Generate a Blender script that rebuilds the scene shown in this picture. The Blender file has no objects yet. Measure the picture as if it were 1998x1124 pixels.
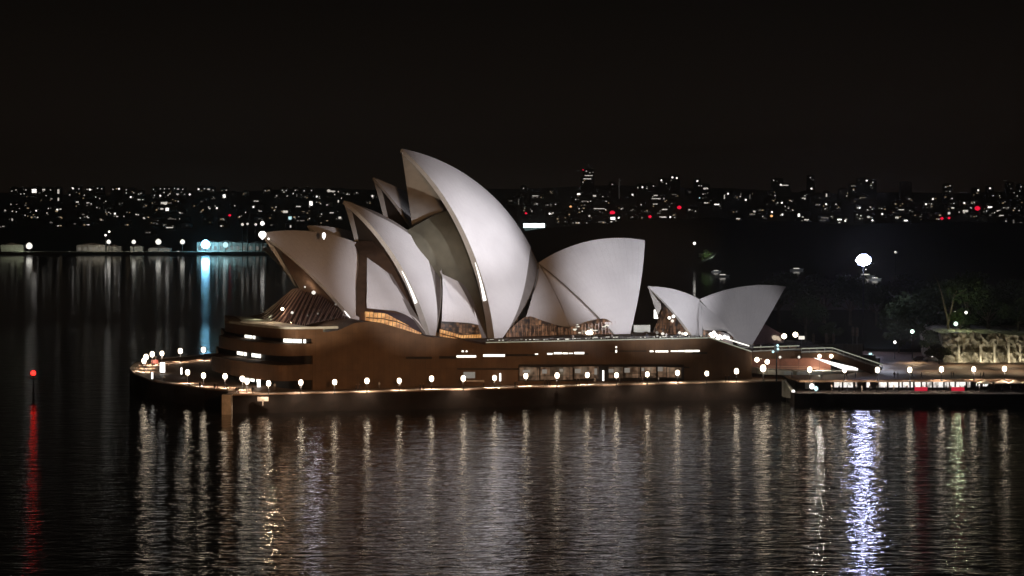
import bpy, math, random
import numpy as np
from mathutils import Vector
random.seed(7); rng = random.Random(11)
R_ = math.radians
scene = bpy.context.scene
COL = scene.collection
# ------------------------------------------------------------------ camera
F_PX, CAM_Z, Y_HOR, CX = 5200., 48., 410., 999.
cam = bpy.data.cameras.new('camera'); camo = bpy.data.objects.new('camera', cam); COL.objects.link(camo)
scene.camera = camo
camo.location = (0, 0, CAM_Z); camo.rotation_euler = (R_(90), 0, 0)
cam.sensor_width = 36.; cam.lens = 36. * F_PX / 1998.
cam.shift_y = -(562 - Y_HOR) / 1998.
cam.clip_start = 5; cam.clip_end = 30000
# ------------------------------------------------------------------ world: night sky with a faint city glow
w = bpy.data.worlds.new('World'); scene.world = w; w.use_nodes = True
nt = w.node_tree; nt.nodes.clear()
wo = nt.nodes.new('ShaderNodeOutputWorld'); bg = nt.nodes.new('ShaderNodeBackground')
tc = nt.nodes.new('ShaderNodeTexCoord'); sep = nt.nodes.new('ShaderNodeSeparateXYZ')
mr = nt.nodes.new('ShaderNodeMapRange'); mx = nt.nodes.new('ShaderNodeMix'); mx.data_type = 'RGBA'
nt.links.new(tc.outputs['Generated'], sep.inputs[0]); nt.links.new(sep.outputs['Z'], mr.inputs['Value'])
mr.inputs['From Min'].default_value = 0.0; mr.inputs['From Max'].default_value = 0.09
nt.links.new(mr.outputs[0], mx.inputs['Factor'])
mx.inputs['A'].default_value = (0.0098, 0.0066, 0.0045, 1); mx.inputs['B'].default_value = (0.0026, 0.0021, 0.0017, 1)
nt.links.new(mx.outputs['Result'], bg.inputs['Color']); bg.inputs['Strength'].default_value = 1.0
nt.links.new(bg.outputs[0], wo.inputs[0])
# ------------------------------------------------------------------ exposure
scene.view_settings.view_transform = 'Standard'; scene.view_settings.look = 'None'
scene.view_settings.exposure = 0; scene.view_settings.gamma = 1
scene.cycles.use_denoising = True
scene.cycles.max_bounces = 6
scene.cycles.sample_clamp_indirect = 6.0
# ------------------------------------------------------------------ unseen floodlights for the shells, positioned and aimed to shape their shading
def spot(name, loc, target, power, deg, blend, col, rad=1.0):
    l = bpy.data.lights.new(name, 'SPOT'); l.energy = power; l.spot_size = R_(deg); l.spot_blend = blend; l.color = col; l.shadow_soft_size = rad
    o = bpy.data.objects.new(name, l); COL.objects.link(o); o.location = loc
    o.rotation_euler = (Vector(target) - Vector(loc)).to_track_quat('-Z', 'Y').to_euler()
    return o
FC = (.98, .985, 1.04)
spot('floodlight_on_high_shells', (245, 455, 28), (-2, 685, 34), 4.8e6, 8.4, .85, FC)
spot('floodlight_on_peak', (125, 430, 26), (-8, 692, 50), 3.0e6, 8.5, .9, FC)
spot('floodlight_on_south_shells', (70, 420, 27), (35, 702, 30), 3.7e6, 9.6, .8, FC)
spot('floodlight_on_north_shells', (15, 400, 26), (-26, 675, 30), 2.3e6, 8.4, .8, FC)
spot('floodlight_on_restaurant', (245, 455, 26), (59, 707, 22), 1.1e6, 8, .7, FC)
def point(name, loc, power, col, rad=.3):
    l = bpy.data.lights.new(name, 'POINT'); l.energy = power; l.color = col; l.shadow_soft_size = rad
    o = bpy.data.objects.new(name, l); COL.objects.link(o); o.location = tuple(float(c) for c in loc); return o
spot('warm_light_on_shell_rims', (-75, 600, 6), (-18, 690, 44), 1.6e5, 24, .8, (1, .84, .66), 1)  # added lamp over the water, brightens the rims and mouth interiors
# added warm spot in front of the camera, brightens the podium
spot('added_spill_on_podium', (20, 300, 45), (-32, 655, 10), 1.15e6, 25, .9, (1, .56, .27), 6)
# ------------------------------------------------------------------ helpers
def P(px, py, Y):
    return np.array([(px - CX) / F_PX * Y, Y, CAM_Z - (py - Y_HOR) * Y / F_PX])
def PZ(px, py, z):
    return P(px, py, (CAM_Z - z) * F_PX / (py - Y_HOR))
def tag(o, label=None, cat=None, group=None, kind=None):
    if label: o['label'] = label
    if cat: o['category'] = cat
    if group: o['group'] = group
    if kind: o['kind'] = kind
    return o
def empty(name, loc, label=None, cat=None, group=None, rz=0):
    o = bpy.data.objects.new(name, None); COL.objects.link(o)
    o.location = tuple(float(a) for a in loc); o.rotation_euler = (0, 0, rz)
    return tag(o, label, cat, group)
def obj(name, verts, faces, mat, parent=None, smooth=False, uv=None, mats=None, fm=None):
    me = bpy.data.meshes.new(name)
    me.from_pydata([tuple(float(c) for c in v) for v in verts], [], [tuple(f) for f in faces]); me.update()
    for m in (mats or [mat]): me.materials.append(m)
    if fm: me.polygons.foreach_set('material_index', fm)
    if smooth: me.polygons.foreach_set('use_smooth', [True] * len(me.polygons))
    if uv is not None:
        l = me.uv_layers.new(name='UVMap')
        for lp in me.loops: l.data[lp.index].uv = uv[lp.vertex_index]
    o = bpy.data.objects.new(name, me); COL.objects.link(o)
    if parent is not None:
        o.parent = parent
        if parent.type == 'EMPTY' or True:
            wl = Vector((0, 0, 0)); q = parent
            o.matrix_parent_inverse = world_mat(parent).inverted()
    return o
from mathutils import Matrix
def world_mat(o):
    m = Matrix.Translation(o.location) @ o.rotation_euler.to_matrix().to_4x4()
    if o.parent is not None: m = world_mat(o.parent) @ o.matrix_parent_inverse @ m
    return m
class MB:
    def __init__(s): s.v = []; s.f = []; s.m = []
    def add(s, v, f, m=0):
        n = len(s.v); s.v += [tuple(float(c) for c in a) for a in v]; s.f += [tuple(i + n for i in a) for a in f]; s.m += [m] * len(f)
        return s
    def box(s, c, size, rz=0, m=0):
        cx, cy, cz = c; a, b, h = size[0] / 2, size[1] / 2, size[2] / 2
        co, si = math.cos(rz), math.sin(rz); v = []
        for dz in (-h, h):
            for dx, dy in ((-a, -b), (a, -b), (a, b), (-a, b)):
                v.append((cx + dx * co - dy * si, cy + dx * si + dy * co, cz + dz))
        return s.add(v, [(3, 2, 1, 0), (4, 5, 6, 7), (0, 1, 5, 4), (1, 2, 6, 5), (2, 3, 7, 6), (3, 0, 4, 7)], m)
    def lathe(s, c, prof, n=12, m=0, sy=1.0):
        v = []; f = []
        for r, z in prof:
            for i in range(n):
                a = 2 * math.pi * i / n; v.append((c[0] + r * math.cos(a), c[1] + r * math.sin(a) * sy, c[2] + z))
        k = len(prof)
        for j in range(k - 1):
            for i in range(n):
                i2 = (i + 1) % n; f.append((j * n + i, j * n + i2, (j + 1) * n + i2, (j + 1) * n + i))
        f.append(tuple(range(n - 1, -1, -1))); f.append(tuple((k - 1) * n + i for i in range(n)))
        return s.add(v, f, m)
    def tube(s, pts, radii, n=6, m=0):
        pts = [Vector(tuple(float(c) for c in p)) for p in pts]; v = []; f = []
        for j, p in enumerate(pts):
            d = (pts[min(j + 1, len(pts) - 1)] - pts[max(j - 1, 0)]).normalized()
            a = d.orthogonal().normalized() if abs(d.z) > .9 else d.cross(Vector((0, 0, 1))).normalized()
            if j == 0: a0 = a
            else:
                a = (a0 - d * a0.dot(d)).normalized(); a0 = a
            b = d.cross(a); r = radii[j] if hasattr(radii, '__len__') else radii
            for i in range(n):
                t = 2 * math.pi * i / n; v.append(tuple(p + a * (r * math.cos(t)) + b * (r * math.sin(t))))
        for j in range(len(pts) - 1):
            for i in range(n):
                i2 = (i + 1) % n; f.append((j * n + i, j * n + i2, (j + 1) * n + i2, (j + 1) * n + i))
        f.append(tuple(range(n - 1, -1, -1))); f.append(tuple((len(pts) - 1) * n + i for i in range(n)))
        return s.add(v, f, m)
    def prism(s, poly, z0, z1, m=0):
        n = len(poly)
        z0 = z0 if hasattr(z0, '__len__') else [z0] * n; z1 = z1 if hasattr(z1, '__len__') else [z1] * n
        v = [(p[0], p[1], z0[i]) for i, p in enumerate(poly)] + [(p[0], p[1], z1[i]) for i, p in enumerate(poly)]
        f = [tuple(range(n - 1, -1, -1)), tuple(range(n, 2 * n))] + [(i, (i + 1) % n, (i + 1) % n + n, i + n) for i in range(n)]
        return s.add(v, f, m)
    def ribbon(s, a, b, th, m=0):
        """closed slab between two point rows, given a thickness vector"""
        n = len(a); th = np.array(th, float); a = np.array(a, float); b = np.array(b, float)
        v = list(a) + list(b) + list(a + th) + list(b + th); f = []
        for i in range(n - 1):
            f += [(i, i + 1, n + i + 1, n + i), (2 * n + i, 3 * n + i, 3 * n + i + 1, 2 * n + i + 1),
                  (i, 2 * n + i, 2 * n + i + 1, i + 1), (n + i, n + i + 1, 3 * n + i + 1, 3 * n + i)]
        f += [(0, n, 3 * n, 2 * n), (n - 1, 3 * n - 1, 4 * n - 1, 2 * n - 1)]
        return s.add(v, f, m)
    def build(s, name, mat, parent=None, smooth=False, mats=None):
        return obj(name, s.v, s.f, mat, parent, smooth, mats=mats, fm=s.m if mats else None)
def lerp(a, b, t): return np.array(a, float) * (1 - t) + np.array(b, float) * t
def poly_at(pts, t):
    """point at parameter t (0..1) along a polyline by chord length"""
    pts = [np.array(p, float) for p in pts]
    d = [0]
    for i in range(1, len(pts)): d.append(d[-1] + np.linalg.norm(pts[i] - pts[i - 1]))
    x = t * d[-1]
    for i in range(1, len(pts)):
        if x <= d[i] + 1e-9: return lerp(pts[i - 1], pts[i], (x - d[i - 1]) / max(1e-9, d[i] - d[i - 1]))
    return pts[-1]
def smooth_line(pts, n):
    """Catmull-Rom resample"""
    p = [np.array(q, float) for q in pts]; p = [2 * p[0] - p[1]] + p + [2 * p[-1] - p[-2]]; k = len(p) - 3; out = []
    for j in range(n):
        x = j / (n - 1) * k; i = min(int(x), k - 1); t = x - i; a, b, c, d = p[i:i + 4]
        out.append(.5 * ((2 * b) + (-a + c) * t + (2 * a - 5 * b + 4 * c - d) * t * t + (-a + 3 * b - 3 * c + d) * t ** 3))
    return out
# ------------------------------------------------------------------ materials
def mat(name, color, rough=.7, var=.15, scale=1.0, metal=0, spec=.3, bump=0, color2=None, kind='noise'):
    m = bpy.data.materials.new(name); m.use_nodes = True; n = m.node_tree; b = n.nodes['Principled BSDF']
    b.inputs['Roughness'].default_value = rough; b.inputs['Metallic'].default_value = metal
    b.inputs['Specular IOR Level'].default_value = spec
    g = n.nodes.new('ShaderNodeNewGeometry'); t = n.nodes.new('ShaderNodeTexNoise'); t.inputs['Scale'].default_value = scale
    t.inputs['Detail'].default_value = 6; n.links.new(g.outputs['Position'], t.inputs['Vector'])
    r = n.nodes.new('ShaderNodeValToRGB'); r.color_ramp.elements[0].position = .3; r.color_ramp.elements[1].position = .7
    c2 = color2 or tuple(c * (1 - var) for c in color); c1 = color if color2 else tuple(min(1, c * (1 + var)) for c in color)
    r.color_ramp.elements[0].color = (*c2, 1); r.color_ramp.elements[1].color = (*c1, 1)
    n.links.new(t.outputs['Fac'], r.inputs[0]); n.links.new(r.outputs[0], b.inputs['Base Color'])
    if bump:
        bp = n.nodes.new('ShaderNodeBump'); bp.inputs['Strength'].default_value = bump; bp.inputs['Distance'].default_value = .1
        n.links.new(t.outputs['Fac'], bp.inputs['Height']); n.links.new(bp.outputs[0], b.inputs['Normal'])
    return m
def emit(name, color, strength, base=(.02, .02, .02)):
    m = bpy.data.materials.new(name); m.use_nodes = True; b = m.node_tree.nodes['Principled BSDF']
    b.inputs['Base Color'].default_value = (*base, 1); b.inputs['Emission Color'].default_value = (*color, 1)
    b.inputs['Emission Strength'].default_value = strength
    return m
def emit_room(name, c1, c2, scale, strength, stretch=(1, 1, 1), lo=.35, hi=.65):
    """a lit interior: uneven emission with shelves, people and lamps as bright and dark patches"""
    m = bpy.data.materials.new(name); m.use_nodes = True; n = m.node_tree; b = n.nodes['Principled BSDF']
    b.inputs['Base Color'].default_value = (.02, .02, .02, 1)
    g = n.nodes.new('ShaderNodeNewGeometry'); mp = n.nodes.new('ShaderNodeMapping'); mp.inputs['Scale'].default_value = stretch
    t = n.nodes.new('ShaderNodeTexNoise'); t.inputs['Scale'].default_value = scale; t.inputs['Detail'].default_value = 4
    r = n.nodes.new('ShaderNodeValToRGB'); r.color_ramp.elements[0].position = lo; r.color_ramp.elements[1].position = hi
    r.color_ramp.elements[0].color = (*c1, 1); r.color_ramp.elements[1].color = (*c2, 1)
    n.links.new(g.outputs['Position'], mp.inputs[0]); n.links.new(mp.outputs[0], t.inputs['Vector'])
    n.links.new(t.outputs['Fac'], r.inputs[0]); n.links.new(r.outputs[0], b.inputs['Emission Color'])
    b.inputs['Emission Strength'].default_value = strength
    return m
def emit_cells(name, c1, c2, strength, cell=(1.1, 1.4), lo=.3, hi=.8, frame=.12):
    """lit rooms behind glazing bars: each pane its own brightness"""
    m = bpy.data.materials.new(name); m.use_nodes = True; n = m.node_tree; b = n.nodes['Principled BSDF']
    b.inputs['Base Color'].default_value = (.02, .02, .02, 1); b.inputs['Roughness'].default_value = .2
    g = n.nodes.new('ShaderNodeNewGeometry'); sp = n.nodes.new('ShaderNodeSeparateXYZ'); cb = n.nodes.new('ShaderNodeCombineXYZ'); n.links.new(g.outputs['Position'], sp.inputs[0])
    n.links.new(sp.outputs['X'], cb.inputs['X']); n.links.new(sp.outputs['Z'], cb.inputs['Y'])
    k = n.nodes.new('ShaderNodeTexBrick'); k.offset = 0; k.inputs['Scale'].default_value = 1; k.inputs['Brick Width'].default_value = cell[0]; k.inputs['Row Height'].default_value = cell[1]; k.inputs['Mortar Size'].default_value = frame / 2
    k.inputs['Color1'].default_value = (1, 1, 1, 1); k.inputs['Color2'].default_value = (.25, .25, .25, 1); k.inputs['Mortar'].default_value = (.04, .04, .04, 1); n.links.new(cb.outputs[0], k.inputs['Vector'])
    t = n.nodes.new('ShaderNodeTexNoise'); t.inputs['Scale'].default_value = .9; t.inputs['Detail'].default_value = 5; n.links.new(g.outputs['Position'], t.inputs['Vector'])
    r = n.nodes.new('ShaderNodeValToRGB'); r.color_ramp.elements[0].position = lo; r.color_ramp.elements[1].position = hi
    r.color_ramp.elements[0].color = (*c1, 1); r.color_ramp.elements[1].color = (*c2, 1); n.links.new(t.outputs['Fac'], r.inputs[0])
    mx = n.nodes.new('ShaderNodeMix'); mx.data_type = 'RGBA'; mx.blend_type = 'MULTIPLY'; mx.inputs['Factor'].default_value = 1
    n.links.new(r.outputs[0], mx.inputs['A']); n.links.new(k.outputs['Color'], mx.inputs['B']); n.links.new(mx.outputs['Result'], b.inputs['Emission Color'])
    b.inputs['Emission Strength'].default_value = strength
    return m
def tile_material():
    """glazed cream tiles laid in fans: seams along the ribs, chevron lids across, some matt lids"""
    m = bpy.data.materials.new('shell_tiles'); m.use_nodes = True; n = m.node_tree; b = n.nodes['Principled BSDF']
    uv = n.nodes.new('ShaderNodeUVMap'); sp = n.nodes.new('ShaderNodeSeparateXYZ'); n.links.new(uv.outputs[0], sp.inputs[0])
    def math_(op, a, bb=None):
        x = n.nodes.new('ShaderNodeMath'); x.operation = op
        for i, q in enumerate((a, bb)):
            if q is None: continue
            if isinstance(q, (int, float)): x.inputs[i].default_value = q
            else: n.links.new(q, x.inputs[i])
        return x.outputs[0]
    rib = math_('FRACT', sp.outputs['X']); ribd = math_('ABSOLUTE', math_('SUBTRACT', rib, .5))
    seam = math_('GREATER_THAN', ribd, .455)
    row = math_('FRACT', math_('ADD', math_('MULTIPLY', sp.outputs['Y'], 1.0), math_('MULTIPLY', ribd, .9)))
    seam2 = math_('GREATER_THAN', row, .93)
    s = math_('MAXIMUM', seam, seam2)
    g = n.nodes.new('ShaderNodeNewGeometry'); t = n.nodes.new('ShaderNodeTexNoise'); t.inputs['Scale'].default_value = .12; t.inputs['Detail'].default_value = 8
    n.links.new(g.outputs['Position'], t.inputs['Vector'])
    r = n.nodes.new('ShaderNodeValToRGB'); r.color_ramp.elements[0].color = (.60, .565, .575, 1); r.color_ramp.elements[1].color = (.70, .665, .67, 1)
    r.color_ramp.elements[0].position = .3; r.color_ramp.elements[1].position = .7
    n.links.new(t.outputs['Fac'], r.inputs[0])
    mx = n.nodes.new('ShaderNodeMix'); mx.data_type = 'RGBA'; n.links.new(math_('MULTIPLY', s, .17), mx.inputs['Factor'])
    n.links.new(r.outputs[0], mx.inputs['A']); mx.inputs['B'].default_value = (.33, .29, .27, 1)
    n.links.new(mx.outputs['Result'], b.inputs['Base Color']); b.inputs['Roughness'].default_value = .45
    b.inputs['Specular IOR Level'].default_value = .25
    return m
def panel_granite():
    m = mat('podium_granite', (.135, .073, .037), .75, .2, .35, bump=.2); n = m.node_tree; b = n.nodes['Principled BSDF']
    g = n.nodes.new('ShaderNodeNewGeometry'); sp = n.nodes.new('ShaderNodeSeparateXYZ'); cb = n.nodes.new('ShaderNodeCombineXYZ'); n.links.new(g.outputs['Position'], sp.inputs[0])
    n.links.new(sp.outputs['X'], cb.inputs['X']); n.links.new(sp.outputs['Z'], cb.inputs['Y'])
    k = n.nodes.new('ShaderNodeTexBrick'); k.offset = 0; k.inputs['Scale'].default_value = 1; k.inputs['Brick Width'].default_value = 1.25; k.inputs['Row Height'].default_value = 9.0; k.inputs['Mortar Size'].default_value = .035
    k.inputs['Color1'].default_value = (1, 1, 1, 1); k.inputs['Color2'].default_value = (.84, .84, .84, 1); k.inputs['Mortar'].default_value = (.55, .55, .55, 1); n.links.new(cb.outputs[0], k.inputs['Vector'])
    mx = n.nodes.new('ShaderNodeMix'); mx.data_type = 'RGBA'; mx.blend_type = 'MULTIPLY'; mx.inputs['Factor'].default_value = 1
    src = b.inputs['Base Color'].links[0].from_socket; n.links.new(src, mx.inputs['A']); n.links.new(k.outputs['Color'], mx.inputs['B']); n.links.new(mx.outputs['Result'], b.inputs['Base Color'])
    return m
M = dict(
    tile=tile_material(),
    concrete=mat('shell_concrete', (.42, .39, .36), .8, .12, .4),
    shade_lid=mat('shell_edge_shade_tiles', (.17, .145, .135), .7, .1, .5),  # edge tiles darkened in colour to stand in for shade on the strips
    granite=panel_granite(),
    granite_dark=mat('recess_shade_granite', (.016, .011, .008), .8, .2, .5),  # near-black tone stands in for the shade in slots and recesses
    paving=mat('granite_paving', (.30, .19, .13), .6, .25, .5),
    kerb=mat('pale_kerb', (.62, .52, .44), .6, .2, .7),
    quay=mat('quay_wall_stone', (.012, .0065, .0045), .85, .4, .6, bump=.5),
    bronze=mat('bronze_louvre', (.10, .06, .04), .4, .25, .8, metal=.5),
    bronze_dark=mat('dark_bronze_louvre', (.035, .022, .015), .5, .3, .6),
    glass=mat('topaz_glass', (.045, .028, .032), .12, .3, .5, spec=.8),
    mullion=mat('bronze_mullion', (.34, .25, .22), .45, .2, 1, metal=.4),
    black=mat('black_metal', (.02, .02, .022), .5, .2, 2),
    steel=mat('painted_steel', (.25, .25, .25), .5, .15, 2),
    hill=mat('dark_hillside', (.022, .026, .018), .95, .4, .01),
    leaf=mat('tree_leaves', (.050, .075, .022), .8, .4, .8),
    bark=mat('tree_bark', (.16, .12, .08), .9, .3, 2),
    wall_far=mat('far_building_wall', (.03, .027, .025), .85, .3, .05),
    roof_far=mat('far_building_roof', (.06, .04, .035), .9, .3, .05),
    cliff=mat('sandstone_cliff', (.66, .60, .46), .9, .35, .55, bump=1.0, color2=(.16, .14, .09)),
    pale=mat('pale_concrete', (.50, .50, .44), .7, .15, .5),
    hoard=mat('grey_hoarding', (.19, .19, .20), .7, .25, .4),
    white=mat('white_paint', (.75, .75, .73), .5, .06, 1),
    canvas=mat('umbrella_canvas', (.66, .56, .46), .8, .1, 2),
    lamp=emit('lamp_globe', (1, .82, .60), 8.5),
    wharflamp=emit('wharf_lamp_glow', (1, .96, .86), 1.8),
    lampcool=emit('cool_flood_lamp', (.25, .68, 1), 26),
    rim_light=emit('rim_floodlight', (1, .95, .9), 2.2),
    gal=emit('galley_light', (1, .97, .85), 2.2),
    rail=emit('rail_light_strip', (.95, 1, .74), .42),
    dash=emit('seat_light', (1, .95, .8), 1.1),
    win_w=emit('lit_window_white', (1, .93, .82), 1.1),
    win_y=emit('lit_window_yellow', (1, .72, .42), .6),
    win_d=emit('lit_window_dim', (1, .9, .78), .22),
    win_b=emit('lit_window_bright', (1, .95, .88), 3),
    win_r=emit('red_light', (1, .01, .05), 1.6),
    win_o=emit('sodium_light', (1, .5, .2), 2),
    win_c=emit('cyan_light', (.6, .95, 1), 1.6),
    red=emit('beacon_red', (1, .015, .01), 7),
    greenlamp=emit('park_lamp', (.75, 1, .84), 3.5),
    orange=emit_room('orange_timber_foyer', (.30, .085, .012), (1.0, .50, .16), .45, 1.0, (1, 1, 2.2), .3, .62),
    amber=emit_cells('amber_lobby', (.02, .006, .003), (.62, .30, .15), .75, (.85, 1.5), .38, .75),
    shop=emit_cells('lit_shopfront', (.06, .025, .012), (.55, .33, .2), .5, (1.6, 2.2), .3, .7),
    bar=emit_room('lit_bar_interior', (.30, .27, .24), (1, .96, .9), .8, 1.25, (1, 1, .5), .34, .5),
)
# ------------------------------------------------------------------ water
def water():
    m = bpy.data.materials.new('harbour_water'); m.use_nodes = True; n = m.node_tree; b = n.nodes['Principled BSDF']
    b.inputs['Base Color'].default_value = (.0025, .0022, .0018, 1); b.inputs['IOR'].default_value = 1.33
    b.inputs['Roughness'].default_value = .075
    g = n.nodes.new('ShaderNodeNewGeometry')
    sy_ = n.nodes.new('ShaderNodeSeparateXYZ'); n.links.new(g.outputs['Position'], sy_.inputs[0]); calm = n.nodes.new('ShaderNodeMapRange'); n.links.new(sy_.outputs['Y'], calm.inputs['Value'])
    calm.inputs['From Min'].default_value = 720; calm.inputs['From Max'].default_value = 1150; calm.inputs['To Min'].default_value = 1; calm.inputs['To Max'].default_value = .03
    def nz(sc, stretch, det, dist, strength, prev):
        mp = n.nodes.new('ShaderNodeMapping'); mp.inputs['Scale'].default_value = stretch; mp.inputs['Rotation'].default_value = (0, 0, .12)
        t = n.nodes.new('ShaderNodeTexNoise'); t.inputs['Scale'].default_value = sc; t.inputs['Detail'].default_value = det; t.inputs['Distortion'].default_value = .6
        n.links.new(g.outputs['Position'], mp.inputs[0]); n.links.new(mp.outputs[0], t.inputs['Vector'])
        bp = n.nodes.new('ShaderNodeBump'); bp.inputs['Distance'].default_value = dist; bp.inputs['Strength'].default_value = strength
        n.links.new(t.outputs['Fac'], bp.inputs['Height'])
        ml = n.nodes.new('ShaderNodeMath'); ml.operation = 'MULTIPLY'; ml.inputs[1].default_value = strength; n.links.new(calm.outputs[0], ml.inputs[0]); n.links.new(ml.outputs[0], bp.inputs['Strength'])
        if prev: n.links.new(prev, bp.inputs['Normal'])
        return bp.outputs[0]
    a = nz(.10, (1, 1.4, 1), 2, 1.0, WAVE[0], None)
    a = nz(.42, (.7, 1.3, 1), 3, .55, WAVE[1], a)
    n.links.new(a, b.inputs['Normal'])
    X = 4500; v = [(-X, 60, 0), (X, 60, 0), (X, 9000, 0), (-X, 9000, 0)]
    tag(obj('water', v, [(0, 1, 2, 3)], m), kind='structure')
WAVE = (.25, .38)
water()
# ------------------------------------------------------------------ far shore terrain
def fract_noise(x, y, s):
    return (math.sin(x * .0031 + s) * math.cos(y * .0023 + 2 * s) + .5 * math.sin(x * .0083 + 1.7 * s + y * .002) + .25 * math.sin(x * .021 + 3 * s))
def shore(x): return 2880. if x < 0 else 2880 + min(1, x / 300) * 150
def hill_z(x, Y):
    t = (Y - shore(x) - 60) / (5600 - shore(x) - 60)
    if t < 0: return 1.5 if Y > shore(x) else -3
    t = min(t, 1); s = t ** .9
    return 1.5 + s * (88 + 7 * fract_noise(x, Y * .3, 1.3) * t)
def terrain():
    xs = np.linspace(-3200, 3200, 130); Ys = list(np.linspace(2820, 6800, 44)); v = []; f = []
    for Y in Ys:
        for x in xs: v.append((x, Y, hill_z(x, Y) if Y < 5600 else hill_z(x, 5600) - (Y - 5600) * .02))
    n = len(xs)
    for j in range(len(Ys) - 1):
        for i in range(n - 1): f.append((j * n + i, j * n + i + 1, (j + 1) * n + i + 1, (j + 1) * n + i))
    tag(obj('hills', v, f, M['hill'], smooth=True), kind='structure')
terrain()
# wooded headland of the garden across the bay, right of centre
def headland():
    top = [(960, 470), (1000, 455), (1060, 448), (1130, 438), (1240, 432), (1300, 428), (1400, 425), (1500, 432), (1600, 436), (1660, 440), (1750, 436), (1850, 432), (1998, 436), (2150, 440)]
    v = []; f = []; n = 60; rows = 8
    for i in range(n):
        px = 940 + i / (n - 1) * 1300; py = np.interp(px, [a for a, b in top], [b for a, b in top])
        Y0 = 2180 + 60 * math.sin(i * .5); zt = CAM_Z - (py - Y_HOR) * 2500 / F_PX
        for j in range(rows):
            t = j / (rows - 1); Y = Y0 + t * 640
            z = -3 + (zt + 3) * math.sin(min(1, t * 1.9) * math.pi / 2) ** .8 * (1 - max(0, t - .6) * 1.2) + (rng.uniform(-1.4, 1.4) if 0 < j < rows - 1 else 0)
            v.append(((px - CX) / F_PX * Y, Y, z))
    for i in range(n - 1):
        for j in range(rows - 1): f.append((i * rows + j, (i + 1) * rows + j, (i + 1) * rows + j + 1, i * rows + j + 1))
    tag(obj('terrain', v, f, M['hill'], smooth=True), kind='structure')
headland()
# ------------------------------------------------------------------ peninsula
def xy(px, py, z): p = PZ(px, py, z); return (p[0], p[1])
ZB = 4.5
quay_px = [(1534, 743), (1400, 745.5), (1200, 750.5), (1000, 757), (800, 762.5), (600, 766.5), (470, 769.5)]
Q = [xy(a, b, ZB) for a, b in quay_px]
stepx = xy(447, 770, ZB)
north = [xy(444, 762, ZB), xy(400, 758, ZB), xy(340, 750, ZB), xy(290, 741, ZB), xy(262, 730, ZB), xy(253, 719, ZB), xy(262, 709, ZB), xy(300, 700.5, ZB), xy(350, 696, ZB), xy(420, 690, ZB), xy(520, 684, ZB)]
outline = Q + [stepx] + north
back = [(40, 940), (160, 930), (180, 800)]
SE = xy(1534, 743, ZB)
poly = outline + back + [(SE[0] + 40, SE[1] + 60), (SE[0] + 1, SE[1] + 8)]
tag(MB().prism(poly, -4, ZB).build('broadwalk_ground', None, mats=[M['paving']]), kind='structure')
# the face of the quay, standing 3 cm proud
def wall_face(pts, z0, z1, m, name, off=.03):
    a = []; b = []
    for i, p in enumerate(pts):
        q0 = np.array(pts[max(0, i - 1)]); q1 = np.array(pts[min(len(pts) - 1, i + 1)]); d = q1 - q0; d /= np.linalg.norm(d)
        nrm = np.array([-d[1], d[0]])
        if nrm[1] > 0 and i < len(Q): nrm = -nrm
        p = np.array(p) + nrm * off; a.append((p[0], p[1], z0)); b.append((p[0], p[1], z1))
    v = a + b; n = len(a); f = [(i, i + 1, n + i + 1, n + i) for i in range(n - 1)]
    return obj(name, v, f, m)
def edge_strip(pts, w0, w1, z, mb, h=.12):
    """strip along a path between two inward offsets"""
    a = []; b = []
    for i, p in enumerate(pts):
        q0 = np.array(pts[max(0, i - 1)]); q1 = np.array(pts[min(len(pts) - 1, i + 1)]); d = q1 - q0; d /= np.linalg.norm(d)
        nrm = np.array([d[1], -d[0]])
        p = np.array(p); pa = p + nrm * w0; pb = p + nrm * w1; a.append((pa[0], pa[1], z)); b.append((pb[0], pb[1], z))
    return mb.ribbon(a, b, (0, 0, h))
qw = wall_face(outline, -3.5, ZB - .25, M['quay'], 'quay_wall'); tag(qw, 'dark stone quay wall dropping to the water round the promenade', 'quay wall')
kb = MB(); edge_strip(Q + [stepx], .0, 2.6, ZB + .004, kb, .14); ko = kb.build('quay_kerb', M['kerb']); tag(ko, 'long pale granite kerb along the west quay edge', 'kerb')
kb = MB(); edge_strip(north, .0, 1.8, ZB + .004, kb, .14); ko = kb.build('quay_kerb', M['kerb']); tag(ko, 'curved pale kerb round the rounded north point', 'kerb')
# pier notch
p0 = stepx; MBn = MB().box((p0[0] - .3, p0[1] - 1.2, 2.2), (2.2, 3.2, 4.9)); tag(MBn.build('quay_buttress', M['kerb']), 'lit stone buttress where the quay edge steps out near the north end', 'buttress')
p0 = xy(513, 777, 3.6); tag(MB().box((p0[0], p0[1], 3.4), (2.6, .5, 1.0)).box((p0[0], p0[1] - .1, 2.6), (.2, .3, 1.6)).build('mooring_fender', M['kerb']), 'small pale fender board hung on the quay wall', 'fender')
# wall line of the podium, a straight line behind the quay
q0 = np.array(xy(520, 768.3, ZB)); q1 = np.array(xy(1500, 743.6, ZB)); qd = (q1 - q0) / np.linalg.norm(q1 - q0); qn = np.array([-qd[1], qd[0]])
W0 = q0 + qn * 9.0
def on_wall(px, back=0):
    k = (px - CX) / F_PX; b = W0 + qn * back; t = (k * b[1] - b[0]) / (qd[0] - k * qd[1]); return b + t * qd
def wall_pt(px, py, back=0):
    p = on_wall(px, back); return np.array([p[0], p[1], CAM_Z - (py - Y_HOR) * p[1] / F_PX])
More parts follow.
